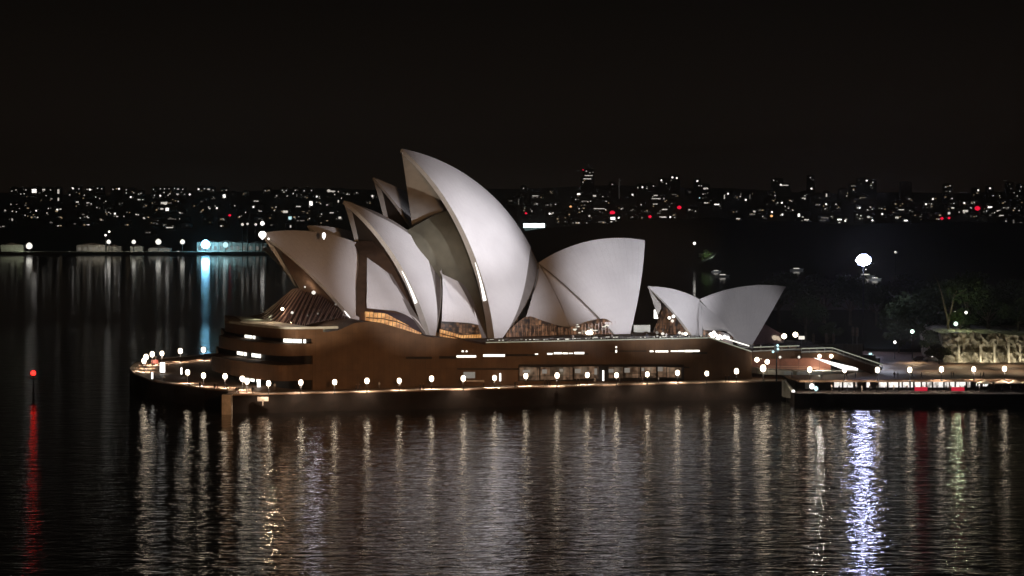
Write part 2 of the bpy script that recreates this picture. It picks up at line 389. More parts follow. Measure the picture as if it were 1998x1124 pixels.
# ------------------------------------------------------------------ podium
podium = empty('podium', (on_wall(1000)[0], on_wall(1000)[1], ZB), 'massive brown granite podium under the white shells, curved wall at its north end', 'podium')
top_px = [(1467, 686.5), (1430, 675), (1383, 659.5), (1382.9, 659.3), (1200, 662.5), (1000, 667), (948, 668.5), (947.9, 673), (942, 672), (920, 668.5), (895, 661.5), (867, 658.5), (850, 658.5), (832, 657), (803, 647.5), (775, 639), (742, 629.5), (711, 628), (690, 631), (662, 644), (640, 648), (610, 648)]
wt = [wall_pt(a, b) for a, b in top_px]
def depth_back(i): return 78 if top_px[i][0] < 1383 else 22
v = []; f = []; n = len(wt)
for i, p in enumerate(wt):
    bk = depth_back(i); b2 = p[:2] + qn * bk
    zt = p[2]; zb = min(zt, 19.2) if top_px[i][0] < 700 else zt
    for q, z in ((p[:2], ZB - .5), (p[:2], zt), (p[:2] + qn * 6, zt), (b2, zb), (b2, ZB - .5)): v.append((q[0], q[1], z))
for i in range(n - 1):
    for j in range(4): f.append((i * 5 + j, i * 5 + j + 1, (i + 1) * 5 + j + 1, (i + 1) * 5 + j))
f.append((0, 1, 2, 3, 4)); f.append(tuple((n - 1) * 5 + j for j in (4, 3, 2, 1, 0)))
obj('podium_wall', v, f, M['granite'], podium)
# dark slots, galleries, lit slots and window rows: thin plates on the west wall, the dark ones coloured as recess shade
def wall_slot(px0, px1, py0, py1, m, name, out=.05, parent=podium, split=None):
    a = wall_pt(px0, py0, -out); b = wall_pt(px1, py0, -out); c = wall_pt(px1, py1, -out); d = wall_pt(px0, py1, -out)
    k = MB(); th = (*(qn * (out - .01)), 0)
    k.ribbon([a, b], [d, c], th); return k.build(name, m, parent)
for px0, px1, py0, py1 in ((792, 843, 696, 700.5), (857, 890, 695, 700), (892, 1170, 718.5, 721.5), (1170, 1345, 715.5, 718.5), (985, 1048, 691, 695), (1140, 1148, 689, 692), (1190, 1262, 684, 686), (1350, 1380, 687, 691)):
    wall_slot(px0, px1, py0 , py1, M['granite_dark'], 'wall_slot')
gal_px = [(891, 929, 693.5, 697.5), (943, 985, 691.5, 696), (1044, 1050, 690, 692), (1068, 1078, 689, 692), (1081, 1096, 687.5, 691), (1098, 1108, 688, 691), (1121, 1140, 687, 691), (1110, 1118, 688.5, 690.5),
          (1268, 1275, 684, 687), (1279, 1304, 684, 687.5), (1309, 1322, 684, 686.5), (1323, 1334, 683.5, 686.5), (1336, 1352, 683, 687), (1353, 1365, 683, 686.5), (1201, 1204, 676, 679), (1201, 1204, 683, 688), (901, 905, 684, 687), (909, 912, 684, 687)]
for g_ in gal_px: wall_slot(*g_, M['gal'], 'gallery_light', .08)
# ground floor shopfronts on a dark sheet that paints the recess shade
wall_slot(1012, 1335, 711, 744, M['granite_dark'], 'shop_recess_shade', .12)
for k, (a, b, t, u) in enumerate([(1014, 1052, 716, 742), (1055, 1117, 716, 741), (1121, 1168, 715, 739), (1188, 1216, 716, 738), (1219, 1248, 716, 737), (1251, 1280, 716, 737), (1284, 1300, 716, 736), (1302, 1330, 717, 737)]):
    wf = wall_slot(a, b, t, u, M['shop'], 'shop_window', .2)
for a, b, t, u in ((1058, 1067, 721, 729), (1092, 1098, 720, 725), (1122, 1133, 720, 728), (1160, 1165, 719, 731), (1188, 1197, 720, 727), (1219, 1229, 718, 727), (1252, 1257, 718, 724), (1284, 1293, 716, 724.5), (1020, 1034, 722, 727), (905, 927, 726, 738)):
    wall_slot(a, b, t, u, M['win_d'], 'lit_pane', .3)
wall_slot(905, 945, 742, 745, M['kerb'], 'bench_ledge', .8)
# parapet with the light strip along the terrace
cop = MB(); a = [wall_pt(948, 669.5, -.25), wall_pt(1382, 660.3, -.25)]; b = [wall_pt(948, 667.3, -.25), wall_pt(1382, 658.1, -.25)]
cop.ribbon(a, b, (*(qn * .5), 0)); par = cop.build('parapet', M['pale'], podium)
k = MB(); a = [wall_pt(949, 668.9, -.32), wall_pt(1381, 659.7, -.32)]; b = [wall_pt(949, 668.0, -.32), wall_pt(1381, 658.8, -.32)]; k.ribbon(a, b, (*(qn * .06), 0)); k.build('light_strip', M['rail'], par)
# sloping parapet beside the stair
k = MB(); s0, s1 = wall_pt(1382, 659, -.25), wall_pt(1467, 687.5, -.25); k.ribbon([s0, s1], [s0 + (0, 0, .35), s1 + (0, 0, .35)], (*(qn * .5), 0)); sp_ = k.build('stair_parapet', M['pale'], podium)
k = MB(); s0, s1 = wall_pt(1384, 659.0, -.34), wall_pt(1466, 686.5, -.34); k.ribbon([s0, s1], [s0 + (0, 0, .16), s1 + (0, 0, .16)], (*(qn * .08), 0)); k.build('light_strip', M['rail'], sp_)
s0, s1 = wall_pt(1395, 655, 3), wall_pt(1462, 676, 3)
k = MB(); k.ribbon([s0, s1], [s0 + (0, 0, .25), s1 + (0, 0, .25)], (*(qn * .3), 0)); k.build('light_strip', M['gal'], sp_)
# --- north block: stacked, overhanging bands round a curved nose
hU = np.array([math.cos(R_(24)), math.sin(R_(24))]); hV = np.array([math.sin(R_(24)), -math.cos(R_(24))])
def nose(o):
    a = on_wall(630); c = on_wall(600)
    pts = [a, c, c - hU * 3.2 - hV * .8, c - hU * 5.6 - hV * 5, c - hU * 6.8 - hV * 16, c - hU * 7.2 - hV * 30, c - hU * 6.0 - hV * 46, c - hU * 1 - hV * 58, c + hU * 8 - hV * 90]
    out = []
    for i, p in enumerate(pts):
        if i < 2: out.append(p + (-qn) * (.03 if o >= 0 else -1.2)); continue
        d = p - (c + hU * 8 - hV * 20); d /= np.linalg.norm(d); out.append(p + d * o + (-hU) * o * .6)
    return [tuple(q) for q in smooth_line(out, 34)] + [tuple(a + qn * 80), ]
bands = [(16.9, 19.2, 0.0, 'granite'), (12.8, 15.7, 1.2, 'granite'), (6.9, 10.7, 2.6, 'granite')]
for z0, z1, o, m_ in bands:
    MB().prism(nose(o), z0, z1).build('terrace_band', M[m_], podium)
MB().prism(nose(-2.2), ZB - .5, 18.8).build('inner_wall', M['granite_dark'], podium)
MB().prism(nose(-3.0)[:-1] + [tuple(on_wall(640) + qn * 78)], 19.2, 19.26).build('terrace_floor', M['pale'], podium)
# lights in the gaps of the nose
def gap_light(px, z0, z1, wpx, m, o=-2.0, name='gallery_light'):
    pts = nose(o)[:-1]; best = None
    for i in range(len(pts) - 1):
        pa = CX + F_PX * pts[i][0] / pts[i][1]; pb = CX + F_PX * pts[i + 1][0] / pts[i + 1][1]
        if (pa - px) * (pb - px) <= 0: best = i; break
    if best is None: return
    i = best; a = np.array(pts[i]); b = np.array(pts[i + 1]); t = (px - (CX + F_PX * a[0] / a[1])) / ((F_PX * b[0] / b[1]) - (F_PX * a[0] / a[1]))
    p = a + (b - a) * t; d = (b - a) / np.linalg.norm(b - a); L = wpx / abs((F_PX * b[0] / b[1]) - (F_PX * a[0] / a[1])) * np.linalg.norm(b - a)
    ang = math.atan2(d[1], d[0]); MB().box((p[0] - hU[0] * .2, p[1] - hU[1] * .2, (z0 + z1) / 2), (L, .3, z1 - z0), ang).build(name, m, podium)
for px, wd in ((486, 12), (497, 3), (559, 7), (567, 8), (577, 7), (586, 7), (596, 5)): gap_light(px, 15.8, 16.7, wd, M['gal'])
for px, wd in ((470, 10), (480, 3), (496, 5), (502, 4), (508, 3)): gap_light(px, 11.2, 12.4, wd, M['gal'])
for px, wd in ((471, 1.5), (476, 1.5), (484, 6), (494, 6), (505, 4)): gap_light(px, 5.9, 6.8, wd, M['gal'], 1.2)
# lit terrace in front of the glass foyer
k = MB(); tp = [wall_pt(660, 645.6, -.1)] + [np.array([*q, 19.25]) for q in nose(.12)[1:24]]
tp = [np.array([p[0], p[1], 19.25]) for p in tp]
k.ribbon(tp, [p + (0, 0, .55) for p in tp], (*(qn * .25), 0)); k.build('parapet', M['pale'], podium)
# ------------------------------------------------------------------ shells
def center(A0, Vv, T, Rr, F, r):
    a = Rr - T; b = F - T; n_ = np.cross(a, b)
    cc = T + (np.cross(n_, a) * (b @ b) + np.cross(b, n_) * (a @ a)) / (2 * (n_ @ n_))
    h = math.sqrt(max(0, r * r - (cc - T) @ (cc - T))); n_ = n_ / np.linalg.norm(n_)
    return min((cc + h * n_, cc - h * n_), key=lambda c: (c - A0) @ Vv + c[2] * .5)
def arc(c, A, B, ts):
    a = A - c; b = B - c; ra = np.linalg.norm(a); rb = np.linalg.norm(b); a = a / ra; b = b / rb
    wv = math.acos(max(-1, min(1, a @ b)))
    return [c + (a * math.sin((1 - t) * wv) + b * math.sin(t * wv)) / math.sin(wv) * (ra * (1 - t) + rb * t) for t in ts]
class Hall:
    def __init__(s, root, A0, deg=24):
        s.root = root; s.A0 = np.array(A0, float); s.U = np.array([math.cos(R_(deg)), math.sin(R_(deg)), 0]); s.V = np.array([math.sin(R_(deg)), -math.cos(R_(deg)), 0])
    def at(s, px, py, v=0):
        k = (px - CX) / F_PX; b = s.A0 + v * s.V; u = (k * b[1] - b[0]) / (s.U[0] - k * s.U[1]); p = b + u * s.U
        p = p.copy(); p[2] = CAM_Z - (py - Y_HOR) * p[1] / F_PX; return p
    def mir(s, p): return p - 2 * ((p - s.A0) @ s.V) * s.V
    def grid(s, name, G, m, parent, th=None, uv=None, flip=False, smooth=True):
        ns = len(G); nt_ = len(G[0]); v = [p for row in G for p in row]; f = []
        for i in range(ns - 1):
            for j in range(nt_ - 1):
                q = (i * nt_ + j, (i + 1) * nt_ + j, (i + 1) * nt_ + j + 1, i * nt_ + j + 1); f.append(q[::-1] if flip else q)
        return obj(name, v, f, m, parent, smooth, uv)
    def shell(s, T, Rp, Ff, Fb, wv, r, th=(.7, 2.0), ns=26, nt_=30, wear=None, strip=0, rstrip=0, mouth=0, rimlight=None):
        T = s.at(*T); Rp = s.at(*Rp); Ff = s.at(*Ff, wv); Fb = s.at(*Fb, wv); Fm = (Ff + Fb) / 2
        c = center(s.A0, s.V, T, Rp, Fm, r)
        Ff = c + (Ff - c) / np.linalg.norm(Ff - c) * r; Fb = c + (Fb - c) / np.linalg.norm(Fb - c) * r
        h = (c - s.A0) @ s.V; cp = c - h * s.V
        ridge = arc(cp, T, Rp, np.linspace(0, 1, ns)); ts = np.linspace(0, 1, nt_)
        inside = ((c + .0) * 1)
        sgU = 1 if ((Rp - T) @ s.U) > 0 else -1
        L = np.linalg.norm(T - Rp); D = np.linalg.norm(T - Ff)
        def S(e, t):
            al = arc(cp, T, Rp, [e])[0]; Fo = Ff + (Fb - Ff) * e; Fo = c + (Fo - c) / np.linalg.norm(Fo - c) * r; return arc(c, al, Fo, [t])[0]
        def es(t): return 1 - strip * math.sin(math.pi * min(1, .22 + t * .78)) ** .8 if strip else 1.
        def t0f(e): return rstrip * min(1, max(0, (e - .05) * 4)) if rstrip else 0.
        for side in (1, -1):
            cc = c if side > 0 else s.mir(c); mm = (lambda q: q) if side > 0 else s.mir
            uv = []; G = []; Gi = []; Gt = []
            for i in range(ns):
                e = i / (ns - 1); row = [mm(S(e, t)) for t in ts]; G.append(row)
                Gi.append([q + (cc - q) / r * (th[0] + (th[1] - th[0]) * t ** 1.3) for q, t in zip(row, ts)])
                rt = []
                for t in ts:
                    t2 = t0f(e) + (1 - t0f(e)) * t; e2 = e * es(t2); rt.append(mm(S(e2, t2))); uv.append((e2 * max(6, round(L / 2.0)), t2 * D / 2.3))
                Gt.append(rt)
            fl = (side > 0) == (((Rp - T) @ s.U) > 0)
            top = s.grid('roof_shell', Gt, M['tile'], s.root, uv=uv, flip=fl)
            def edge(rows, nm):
                o = s.grid(nm, [[q + (cc - q) / r * .25 * w_ for q, w_ in row] for row in rows], M['shade_lid'], top, flip=fl)
            if strip: edge([[(mm(S(es(t) + (1 - es(t)) * k / 3, t)), 1) for t in ts] for k in range(4)], 'edge_shade_tiles')
            if rstrip: edge([[(mm(S(i / (ns - 1), t0f(i / (ns - 1)) * k / 3)), 1) for k in range(4)] for i in range(ns)], 'ridge_shade_tiles')
            s.grid('soffit', Gi, M['concrete'], top)
            for idx, nm in ((0, 'front_rim'), (ns - 1, 'back_rim')):
                a = G[idx]; b = Gi[idx]; du = s.U * (-.0 if idx == 0 else .0)
                vv = list(a) + list(b); n = len(a); ff = [(j, j + 1, n + j + 1, n + j) for j in range(n - 1)]
                obj(nm, vv, ff, M['concrete'], top, True)
            # pedestal under the foot
            k = MB(); q1, q2 = G[0][-1], G[-1][-1]; q3, q4 = Gi[-1][-1], Gi[0][-1]
            base = [q1, q2, q3, q4]; k.add([*base, *[np.array([q[0], q[1], q[2] - 5]) for q in base]], [(0, 1, 5, 4), (1, 2, 6, 5), (2, 3, 7, 6), (3, 0, 4, 7)]); k.build('pedestal', M['concrete'], top)
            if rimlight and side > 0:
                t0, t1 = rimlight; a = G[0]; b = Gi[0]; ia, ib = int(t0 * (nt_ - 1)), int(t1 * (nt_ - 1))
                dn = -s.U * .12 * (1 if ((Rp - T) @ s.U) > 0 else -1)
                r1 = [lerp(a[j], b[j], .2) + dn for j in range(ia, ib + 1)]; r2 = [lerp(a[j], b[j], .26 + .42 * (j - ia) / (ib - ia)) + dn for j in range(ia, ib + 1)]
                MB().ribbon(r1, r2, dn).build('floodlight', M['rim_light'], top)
        if mouth:
            e0 = mouth; rows = []
            for t in np.linspace(0, 1, 22):
                q = S(e0, t); q = q + (c - q) / r * (th[0] + (th[1] - th[0]) * t ** 1.3); q2 = s.mir(q)
                rows.append([lerp(q, q2, k / 8) + s.U * sgU * (.6 * math.sin(math.pi * k / 8)) for k in range(9)])
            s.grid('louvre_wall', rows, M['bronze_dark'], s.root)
        return dict(c=c, G=G, T=T, R=Rp, Ff=Ff, Fb=Fb, ridge=ridge)
    def patch(s, name, rows, m, parent=None, both=True, ns=14, nt_=14, bulge=0, th=.4, smooth=True, uvs=True):
        """surface lofted through rows of (px,py,v) points"""
        R3 = [smooth_line([s.at(*q) for q in row], nt_) for row in rows]
        cols = [smooth_line([R3[i][j] for i in range(len(rows))], ns) if len(rows) > 2 else [lerp(R3[0][j], R3[1][j], t) for t in np.linspace(0, 1, ns)] for j in range(nt_)]
        G = [[cols[j][i] for j in range(nt_)] for i in range(ns)]
        if bulge:
            for i in range(ns):
                for j in range(nt_):
                    G[i][j] = G[i][j] + s.V * bulge * math.sin(math.pi * i / (ns - 1)) * math.sin(math.pi * (j + .5) / nt_)
        uv = [(i / (ns - 1) * 9, j / (nt_ - 1) * 9) for i in range(ns) for j in range(nt_)]
        o = s.grid(name, G, m, parent or s.root, uv=uv, smooth=smooth)
        if both: s.grid(name, [[s.mir(p) for p in row] for row in G], m, parent or s.root, uv=uv, flip=True, smooth=smooth)
        return o, G
# --- concert hall (near, large)
p_ = on_wall(900, 20)
hallA = empty('concert_hall', (p_[0], p_[1], 15), 'largest group of white sail shells, nearest the camera, rising to the highest peak', 'building')
A = Hall(hallA, (-14.2, 702, 0))
sA2 = A.shell((783, 290), (1050, 513), (961, 662), (984, 660), 23, 62, th=(1.1, 2.4), strip=.13, mouth=.30, rimlight=(.68, .83))
sA3 = A.shell((671, 391), (851, 498), (836, 656), (853, 655), 20, 58, th=(1.0, 2.0), mouth=.06, strip=.21, rstrip=.075, rimlight=(.62, .80))
sA4 = A.shell((509, 455), (697, 474), (691, 627), (701, 627), 15, 68, th=(.9, 1.4), strip=0, mouth=.05, rimlight=(.90, .99))
sA1 = A.shell((1258, 469), (1050, 513), (1228, 658), (1205, 658), 17, 62, th=(.6, 1.2), strip=0, mouth=.12)
# side shells, closing between the main shells (near side given, far side mirrored)
A.patch('side_shell', [[(744, 503, 5), (763, 540, 10), (786, 580, 14.5), (812, 624, 18), (836, 656, 19.3)], [(726, 502, 6), (733, 545, 11.5), (748, 582, 15), (775, 615, 17.3), (826, 655, 19.0)], [(716, 503, 7), (715, 535, 11.5), (715, 570, 14.5), (714, 600, 16), (708, 628, 16)]][0:1] +
        [[(730, 502, 6), (738, 542, 11.5), (756, 580, 15), (782, 610, 17.3), (800, 614, 18.2)], [(716, 503, 7), (716, 530, 11.5), (716, 560, 14), (715, 585, 15.5), (716, 601, 16.2)]], M['tile'])
A.patch('side_shell_edge', [[(747, 503, 4.6), (766, 538, 9.8), (791, 580, 14.3), (817, 622, 17.8), (840, 656, 19.0)], [(743, 504, 5.2), (762, 542, 10.4), (785, 583, 14.8), (802, 616, 18.3), (828, 655, 19.6)]], M['shade_lid'], ns=4)
A.patch('side_shell', [[(854, 499, 3), (876, 518, 7), (900, 553, 12), (924, 600, 17.5), (934, 634, 20.4)], [(858, 530, 8), (872, 560, 12), (890, 590, 16), (908, 615, 18.8), (912, 630, 19.8)], [(860, 510, 6), (863, 540, 11), (864, 570, 14.5), (863, 600, 16.5), (862, 627, 18)]], M['tile'])
A.patch('side_shell_edge', [[(852, 497, 2.6), (879, 516, 6.8), (905, 553, 11.8), (930, 602, 17.3), (952, 664, 21.4)], [(856, 503, 4), (874, 522, 7.6), (897, 555, 12.4), (920, 600, 17.8), (942, 664, 22)]], M['shade_lid'], ns=4)
A.patch('side_shell', [[(1051, 515, .5), (1060, 530, 3.6), (1079, 564, 9), (1092, 591, 12.8), (1104, 618, 15.2), (1111, 638, 16.4)], [(1051, 525, 2), (1050, 545, 5.5), (1060, 575, 9.5), (1072, 600, 12.5), (1082, 620, 14), (1085, 634, 15)], [(1050, 535, 3), (1044, 560, 7), (1038, 580, 10), (1033, 598, 12), (1029, 610, 13), (1026, 619, 13.6)]], M['tile'])
A.patch('side_shell', [[(1051, 514, -.5), (1078, 531, 2.2), (1108, 547, 5.4), (1136, 570, 8.6), (1164, 596, 11.8), (1196, 634, 14.6)], [(1060, 527, 0), (1082, 550, 2.5), (1105, 574, 5.5), (1130, 596, 8.5), (1158, 614, 11), (1180, 624, 12.6)], [(1068, 543, 2), (1080, 565, 4), (1093, 591, 7), (1104, 618, 9.5), (1108, 628, 10.5), (1112, 638, 11.6)]], M['tile'])
# reverse shells seen inside the mouths, and bronze louvre walls
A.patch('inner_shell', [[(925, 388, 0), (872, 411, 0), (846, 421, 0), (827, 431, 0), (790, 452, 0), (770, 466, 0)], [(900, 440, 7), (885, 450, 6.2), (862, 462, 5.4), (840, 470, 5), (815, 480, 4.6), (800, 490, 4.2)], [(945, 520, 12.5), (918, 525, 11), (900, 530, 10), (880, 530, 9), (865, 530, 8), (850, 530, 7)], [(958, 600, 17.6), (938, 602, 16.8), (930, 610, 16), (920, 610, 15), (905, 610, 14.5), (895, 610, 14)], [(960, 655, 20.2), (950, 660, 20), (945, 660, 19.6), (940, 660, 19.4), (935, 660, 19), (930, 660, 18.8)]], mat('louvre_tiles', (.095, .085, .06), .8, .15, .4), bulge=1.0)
A.patch('louvre_wall', [[(790, 452, 0), (760, 462, 0), (735, 470, 0), (705, 470, 0), (690, 476, 0)], [(790, 500, 7), (765, 500, 6.4), (742, 500, 6), (720, 500, 6.5), (700, 500, 7)], [(800, 560, 11), (770, 560, 11), (740, 560, 11), (715, 560, 12), (696, 560, 12.5)], [(800, 632, 14), (770, 632, 14), (745, 632, 14), (712, 632, 14.6), (694, 632, 14.8)]], M['bronze'], smooth=False)
# glass below the side shells, orange foyer behind it
A.patch('foyer_wall', [[(712, 608, 15.2), (745, 610, 15.2), (775, 616, 15.6), (800, 626, 16.4), (822, 640, 17.6)], [(712, 636, 15.2), (745, 638, 15.2), (775, 645, 15.6), (800, 655, 16.4), (822, 662, 17.6)]], M['orange'], both=False)
A.patch('glass_wall', [[(730, 604, 16.2), (750, 607, 16.5), (775, 612, 17), (800, 618, 17.8), (822, 640, 18.6)], [(728, 610, 16.2), (752, 612, 16.5), (772, 622, 17), (795, 634, 17.8), (822, 650, 18.6)]], M['glass'], both=False)
A.patch('foyer_wall', [[(858, 642, 17.8), (880, 648, 17.8), (900, 654, 18), (920, 653, 18.4), (940, 653, 19.4)], [(858, 664, 17.8), (880, 666, 17.8), (900, 670, 18), (920, 672, 18.4), (946, 672, 19.4)]], M['orange'], both=False)
A.patch('glass_wall', [[(861, 624, 17.6), (880, 628, 17.8), (900, 630, 18.2), (920, 633, 18.8), (938, 636, 19.4)], [(860, 641, 17.6), (880, 647, 17.8), (900, 653, 18.2), (920, 652, 18.8), (942, 652, 19.4)]], M['amber'], both=False)
A.patch('glass_wall', [[(988, 650, 19), (1026, 618, 18.2), (1060, 626, 16.6), (1085, 634, 15.4), (1106, 640, 14.6)], [(985, 664, 19), (1026, 664, 18.2), (1060, 664, 16.6), (1085, 664, 15.4), (1106, 662, 14.6)]], M['amber'], both=False)
A.patch('glass_wall', [[(1108, 640, 14.6), (1130, 634, 14.6), (1154, 626, 14.6), (1182, 622, 14.8), (1206, 640, 15.6)], [(1108, 662, 14.6), (1130, 662, 14.6), (1154, 661, 14.6), (1182, 661, 14.8), (1206, 661, 15.6)]], M['amber'], both=False)
for (x0, x1, v0, v1, t0, t1) in ((994, 1106, 19.3, 14.9, 628, 640), (1110, 1200, 14.9, 15.3, 636, 626)):
    k = MB()
    for i in range(15):
        e = i / 14; px = x0 + (x1 - x0) * e; vv = v0 + (v1 - v0) * e; k.tube([A.at(px, t0 + (t1 - t0) * e, vv), A.at(px + 1.5, 662, vv + .2)], .09, 4)
    k.build('mullions', M['mullion'], hallA)
k = MB(); pa = A.at(1150, 650, 16.5); k.lathe((pa[0], pa[1], pa[2] - .5), [(.2, 0), (.9, .3), (1.0, .7), (.5, 1.1)], 10); k.build('lobby_lamp', M['lamp'], hallA)
for i in range(24):
    px = rng.uniform(1112, 1190); py = rng.uniform(632, 656); pa = A.at(px, py, 15.6); MB().box(pa, (rng.uniform(.4, 1.4), .1, .22), rng.uniform(.2, .6)).build('lobby_light', M['dash'] if i % 3 else M['win_d'], hallA)
for pts_ in ([(714, 608, 634, 15.4), (745, 609, 637, 15.4), (775, 615, 644, 15.8), (800, 625, 654, 16.6), (820, 638, 660, 17.8)], [(860, 642, 662, 18), (880, 648, 666, 18), (900, 653, 670, 18.2), (920, 652, 672, 18.6), (940, 652, 672, 19.6)]):
    k = MB()
    for i in range(17):
        e = i / 16 * 4; j = min(int(e), 3); f_ = e - j; q = [a_ + (b_ - a_) * f_ for a_, b_ in zip(pts_[j], pts_[j + 1])]; k.tube([A.at(q[0], q[1], q[3] + .2), A.at(q[0] - 2.5, q[2], q[3] + .3)], .09, 4)
    k.tube([A.at(a_, b_ * .55 + c_ * .45, d_ + .25) for a_, b_, c_, d_ in pts_], .12, 4)
    k.build('mullions', M['bronze'], hallA)
point('foyer_light', P(612, 563, 664), 700, (.95, .9, 1), 1.2); point('foyer_light', P(556, 600, 668), 320, (1, .6, .35), 1.2); point('terrace_light', P(622, 634, 657), 330, (1, .95, .6), 1.2); point('terrace_light', P(500, 618, 700), 260, (1, .95, .6), 1.2)
# A4 glass skirt
top = [A.at(561, 574, -11), A.at(570, 565, -7), A.at(585, 562, -3), A.at(600, 563, 1), A.at(618, 570, 5), A.at(640, 588, 10), A.at(660, 603, 12.5), A.at(686, 621, 14.6)]
bot = [PZ(488, 618, 19.3), PZ(510, 625.5, 19.4), PZ(535, 628, 19.5), PZ(560, 631.5, 19.5), PZ(590, 636, 19.5), PZ(615, 629, 19.6), PZ(650, 624, 19.8), PZ(684, 622, 20)]
bot = [np.array([p[0], max(p[1], 662), p[2]]) for p in bot]
bot = [P(q[0], q[1], q[2]) for q in ((488, 618, 724), (508, 625, 706), (530, 630, 690), (560, 634, 676), (591, 636, 667), (615, 630, 666), (650, 623, 668), (686, 621, 674))]
TT = smooth_line(top, 40); BB = smooth_line(bot, 40); G = []
for i in range(40):
    a, b = TT[i], BB[i]; mid = lerp(a, b, .5) + np.array([-.6, -1.2, -1.6]); row = smooth_line([a, mid, b], 10)
    nrm = np.array([-hU[0], -hU[1], .3]) * (.35 if i % 2 else -.0); G.append([q + nrm * math.sin(math.pi * j / 9) for j, q in enumerate(row)])
gw = A.grid('glass_wall', G, M['glass'], hallA, smooth=False)
k = MB()
for i in range(0, 40, 1): k.tube([q + np.array([-.05, -.12, .06]) for q in G[i]], .10, 4)
k.build('mullions', M['mullion'], gw)
# back wall of bronze glass in the mouth of A4
A.patch('louvre_wall', [[(540, 470, 0), (560, 520, 0), (590, 570, 0)], [(580, 500, 5), (600, 540, 5.5), (625, 580, 7)], [(650, 580, 9), (660, 600, 11), (680, 620, 13)]], M['bronze'], smooth=False)
for (px, py, Y, wd, m_) in ((551, 603, 678, .8, 'lamp'), (570, 610, 676, .7, 'win_w'), (612, 571, 672, 1.0, 'win_w'), (595, 560, 676, .4, 'win_w'), (600, 616, 664, .4, 'win_d'), (620, 612, 664, .4, 'win_d'), (655, 594, 662, .5, 'win_d')):
    p = P(px, py, Y - 6); MB().lathe((p[0], p[1], p[2] - wd / 2), [(.1, 0), (wd / 2, wd * .3), (wd / 2, wd * .7), (.1, wd)], 8).build('foyer_lamp', M[m_], hallA)
p = P(512, 457, 676); MB().lathe((p[0], p[1], p[2] - .5), [(.15, -.8), (.9, 0), (1.0, .6), (.5, 1.2)], 10).build('beacon', M['win_b'], hallA)
p = P(524, 468, 671); MB().lathe((p[0], p[1], p[2]), [(.1, 0), (.3, .2), (.1, .5)], 8).build('beacon', M['win_b'], hallA)
p = P(632, 457, 672); MB().lathe((p[0], p[1], p[2] - .5), [(.12, -.8), (.45, 0), (.45, .5), (.2, .9)], 10).build('beacon', M['win_b'], hallA)
# --- opera theatre (behind)
hallB = empty('opera_theatre', (-20, 750, 15), 'second group of sail shells behind the largest one, a dim peak showing left of it', 'building')
B = Hall(hallB, (-33.7, 746, 0))
B.shell((728, 346), (970, 560), (895, 650), (915, 650), 19, 85, strip=0, mouth=.04, ns=16, nt_=16)
B.shell((600, 440), (790, 505), (770, 640), (785, 640), 16, 60, strip=0, mouth=.04, ns=16, nt_=16)
B.shell((513, 484), (700, 500), (690, 624), (700, 624), 12.5, 60, strip=0, mouth=.04, ns=16, nt_=16)
B.shell((1175, 520), (975, 560), (1180, 650), (1150, 650), 15, 60, strip=0, mouth=.04, ns=16, nt_=16)
# --- restaurant shells
hallC = empty('restaurant', (45, 707, 12.5), 'smallest pair of white shells at the right end of the podium, back to back', 'building')
C_ = Hall(hallC, (44.3, 708, 0))
C_.shell((1264, 559), (1365, 584), (1349, 655), (1364, 655), 8, 48, th=(.45, .9), strip=0, mouth=.2, ns=16, nt_=18)
C_.shell((1533, 559), (1365, 584), (1468, 672), (1442, 674), 9, 85, th=(.35, .6), strip=0, ns=18, nt_=18)
C_.patch('side_shell_edge', [[(1364, 588, .6), (1363, 605, 3.6), (1363, 625, 6.2), (1364, 655, 8.2)], [(1367, 590, 1), (1369, 605, 4), (1370, 625, 6.6), (1371, 655, 8.4)]], M['tile'], ns=3)
C_.patch('side_shell', [[(1367, 590, .4), (1384, 604, 2.8), (1402, 620, 5.4), (1424, 648, 7.6), (1441, 672, 9)], [(1368, 596, 1.6), (1378, 612, 4.0), (1390, 628, 6), (1400, 640, 7), (1424, 648, 7.8)], [(1369, 600, 3), (1370, 615, 5), (1370, 628, 6.4), (1371, 640, 7.4), (1374, 644, 7.6)]], M['tile'])
C_.patch('glass_wall', [[(1372, 644, 7.2), (1400, 646, 7.2), (1430, 655, 7.6)], [(1372, 668, 7.2), (1400, 668, 7.2), (1430, 676, 7.6)]], M['amber'], both=False)
C_.patch('glass_wall', [[(1478, 655, 7.5), (1489, 633, 6.5), (1505, 640, 6), (1526, 652, 5.5)], [(1470, 672, 8), (1490, 670, 7), (1508, 670, 6.5), (1530, 668, 6)]], M['glass'], both=False)
C_.patch('glass_wall', [[(1296, 598, 0), (1312, 612, 3), (1340, 648, 7)], [(1270, 655, -6), (1300, 655, 2), (1340, 656, 7.4)]], M['amber'], both=True)
for px, py, m_ in ((1306, 621, 'win_b'), (1314, 618, 'win_b'), (1312, 627, 'win_w'), (1293, 652, 'win_w'), (1326, 650, 'win_w'), (1332, 652, 'win_w'), (1338, 652, 'lamp'), (1282, 650, 'win_d')):
    p = C_.at(px, py, 8.3); MB().lathe((p[0], p[1], p[2] - .3), [(.1, 0), (.42, .25), (.42, .55), (.1, .8)], 8).build('restaurant_lamp', M[m_], hallC)
for i, (px, py) in enumerate(((1387, 651), (1393, 648), (1397, 653), (1404, 655), (1409, 658), (1414, 656), (1420, 658), (1400, 660), (1390, 657))):
    p = C_.at(px, py + 2, 10); MB().lathe((p[0], p[1], p[2] - .3), [(.1, 0), (.55, .25), (.5, .55), (.1, .9)], 8).build('restaurant_lamp', M['win_b'], hallC)
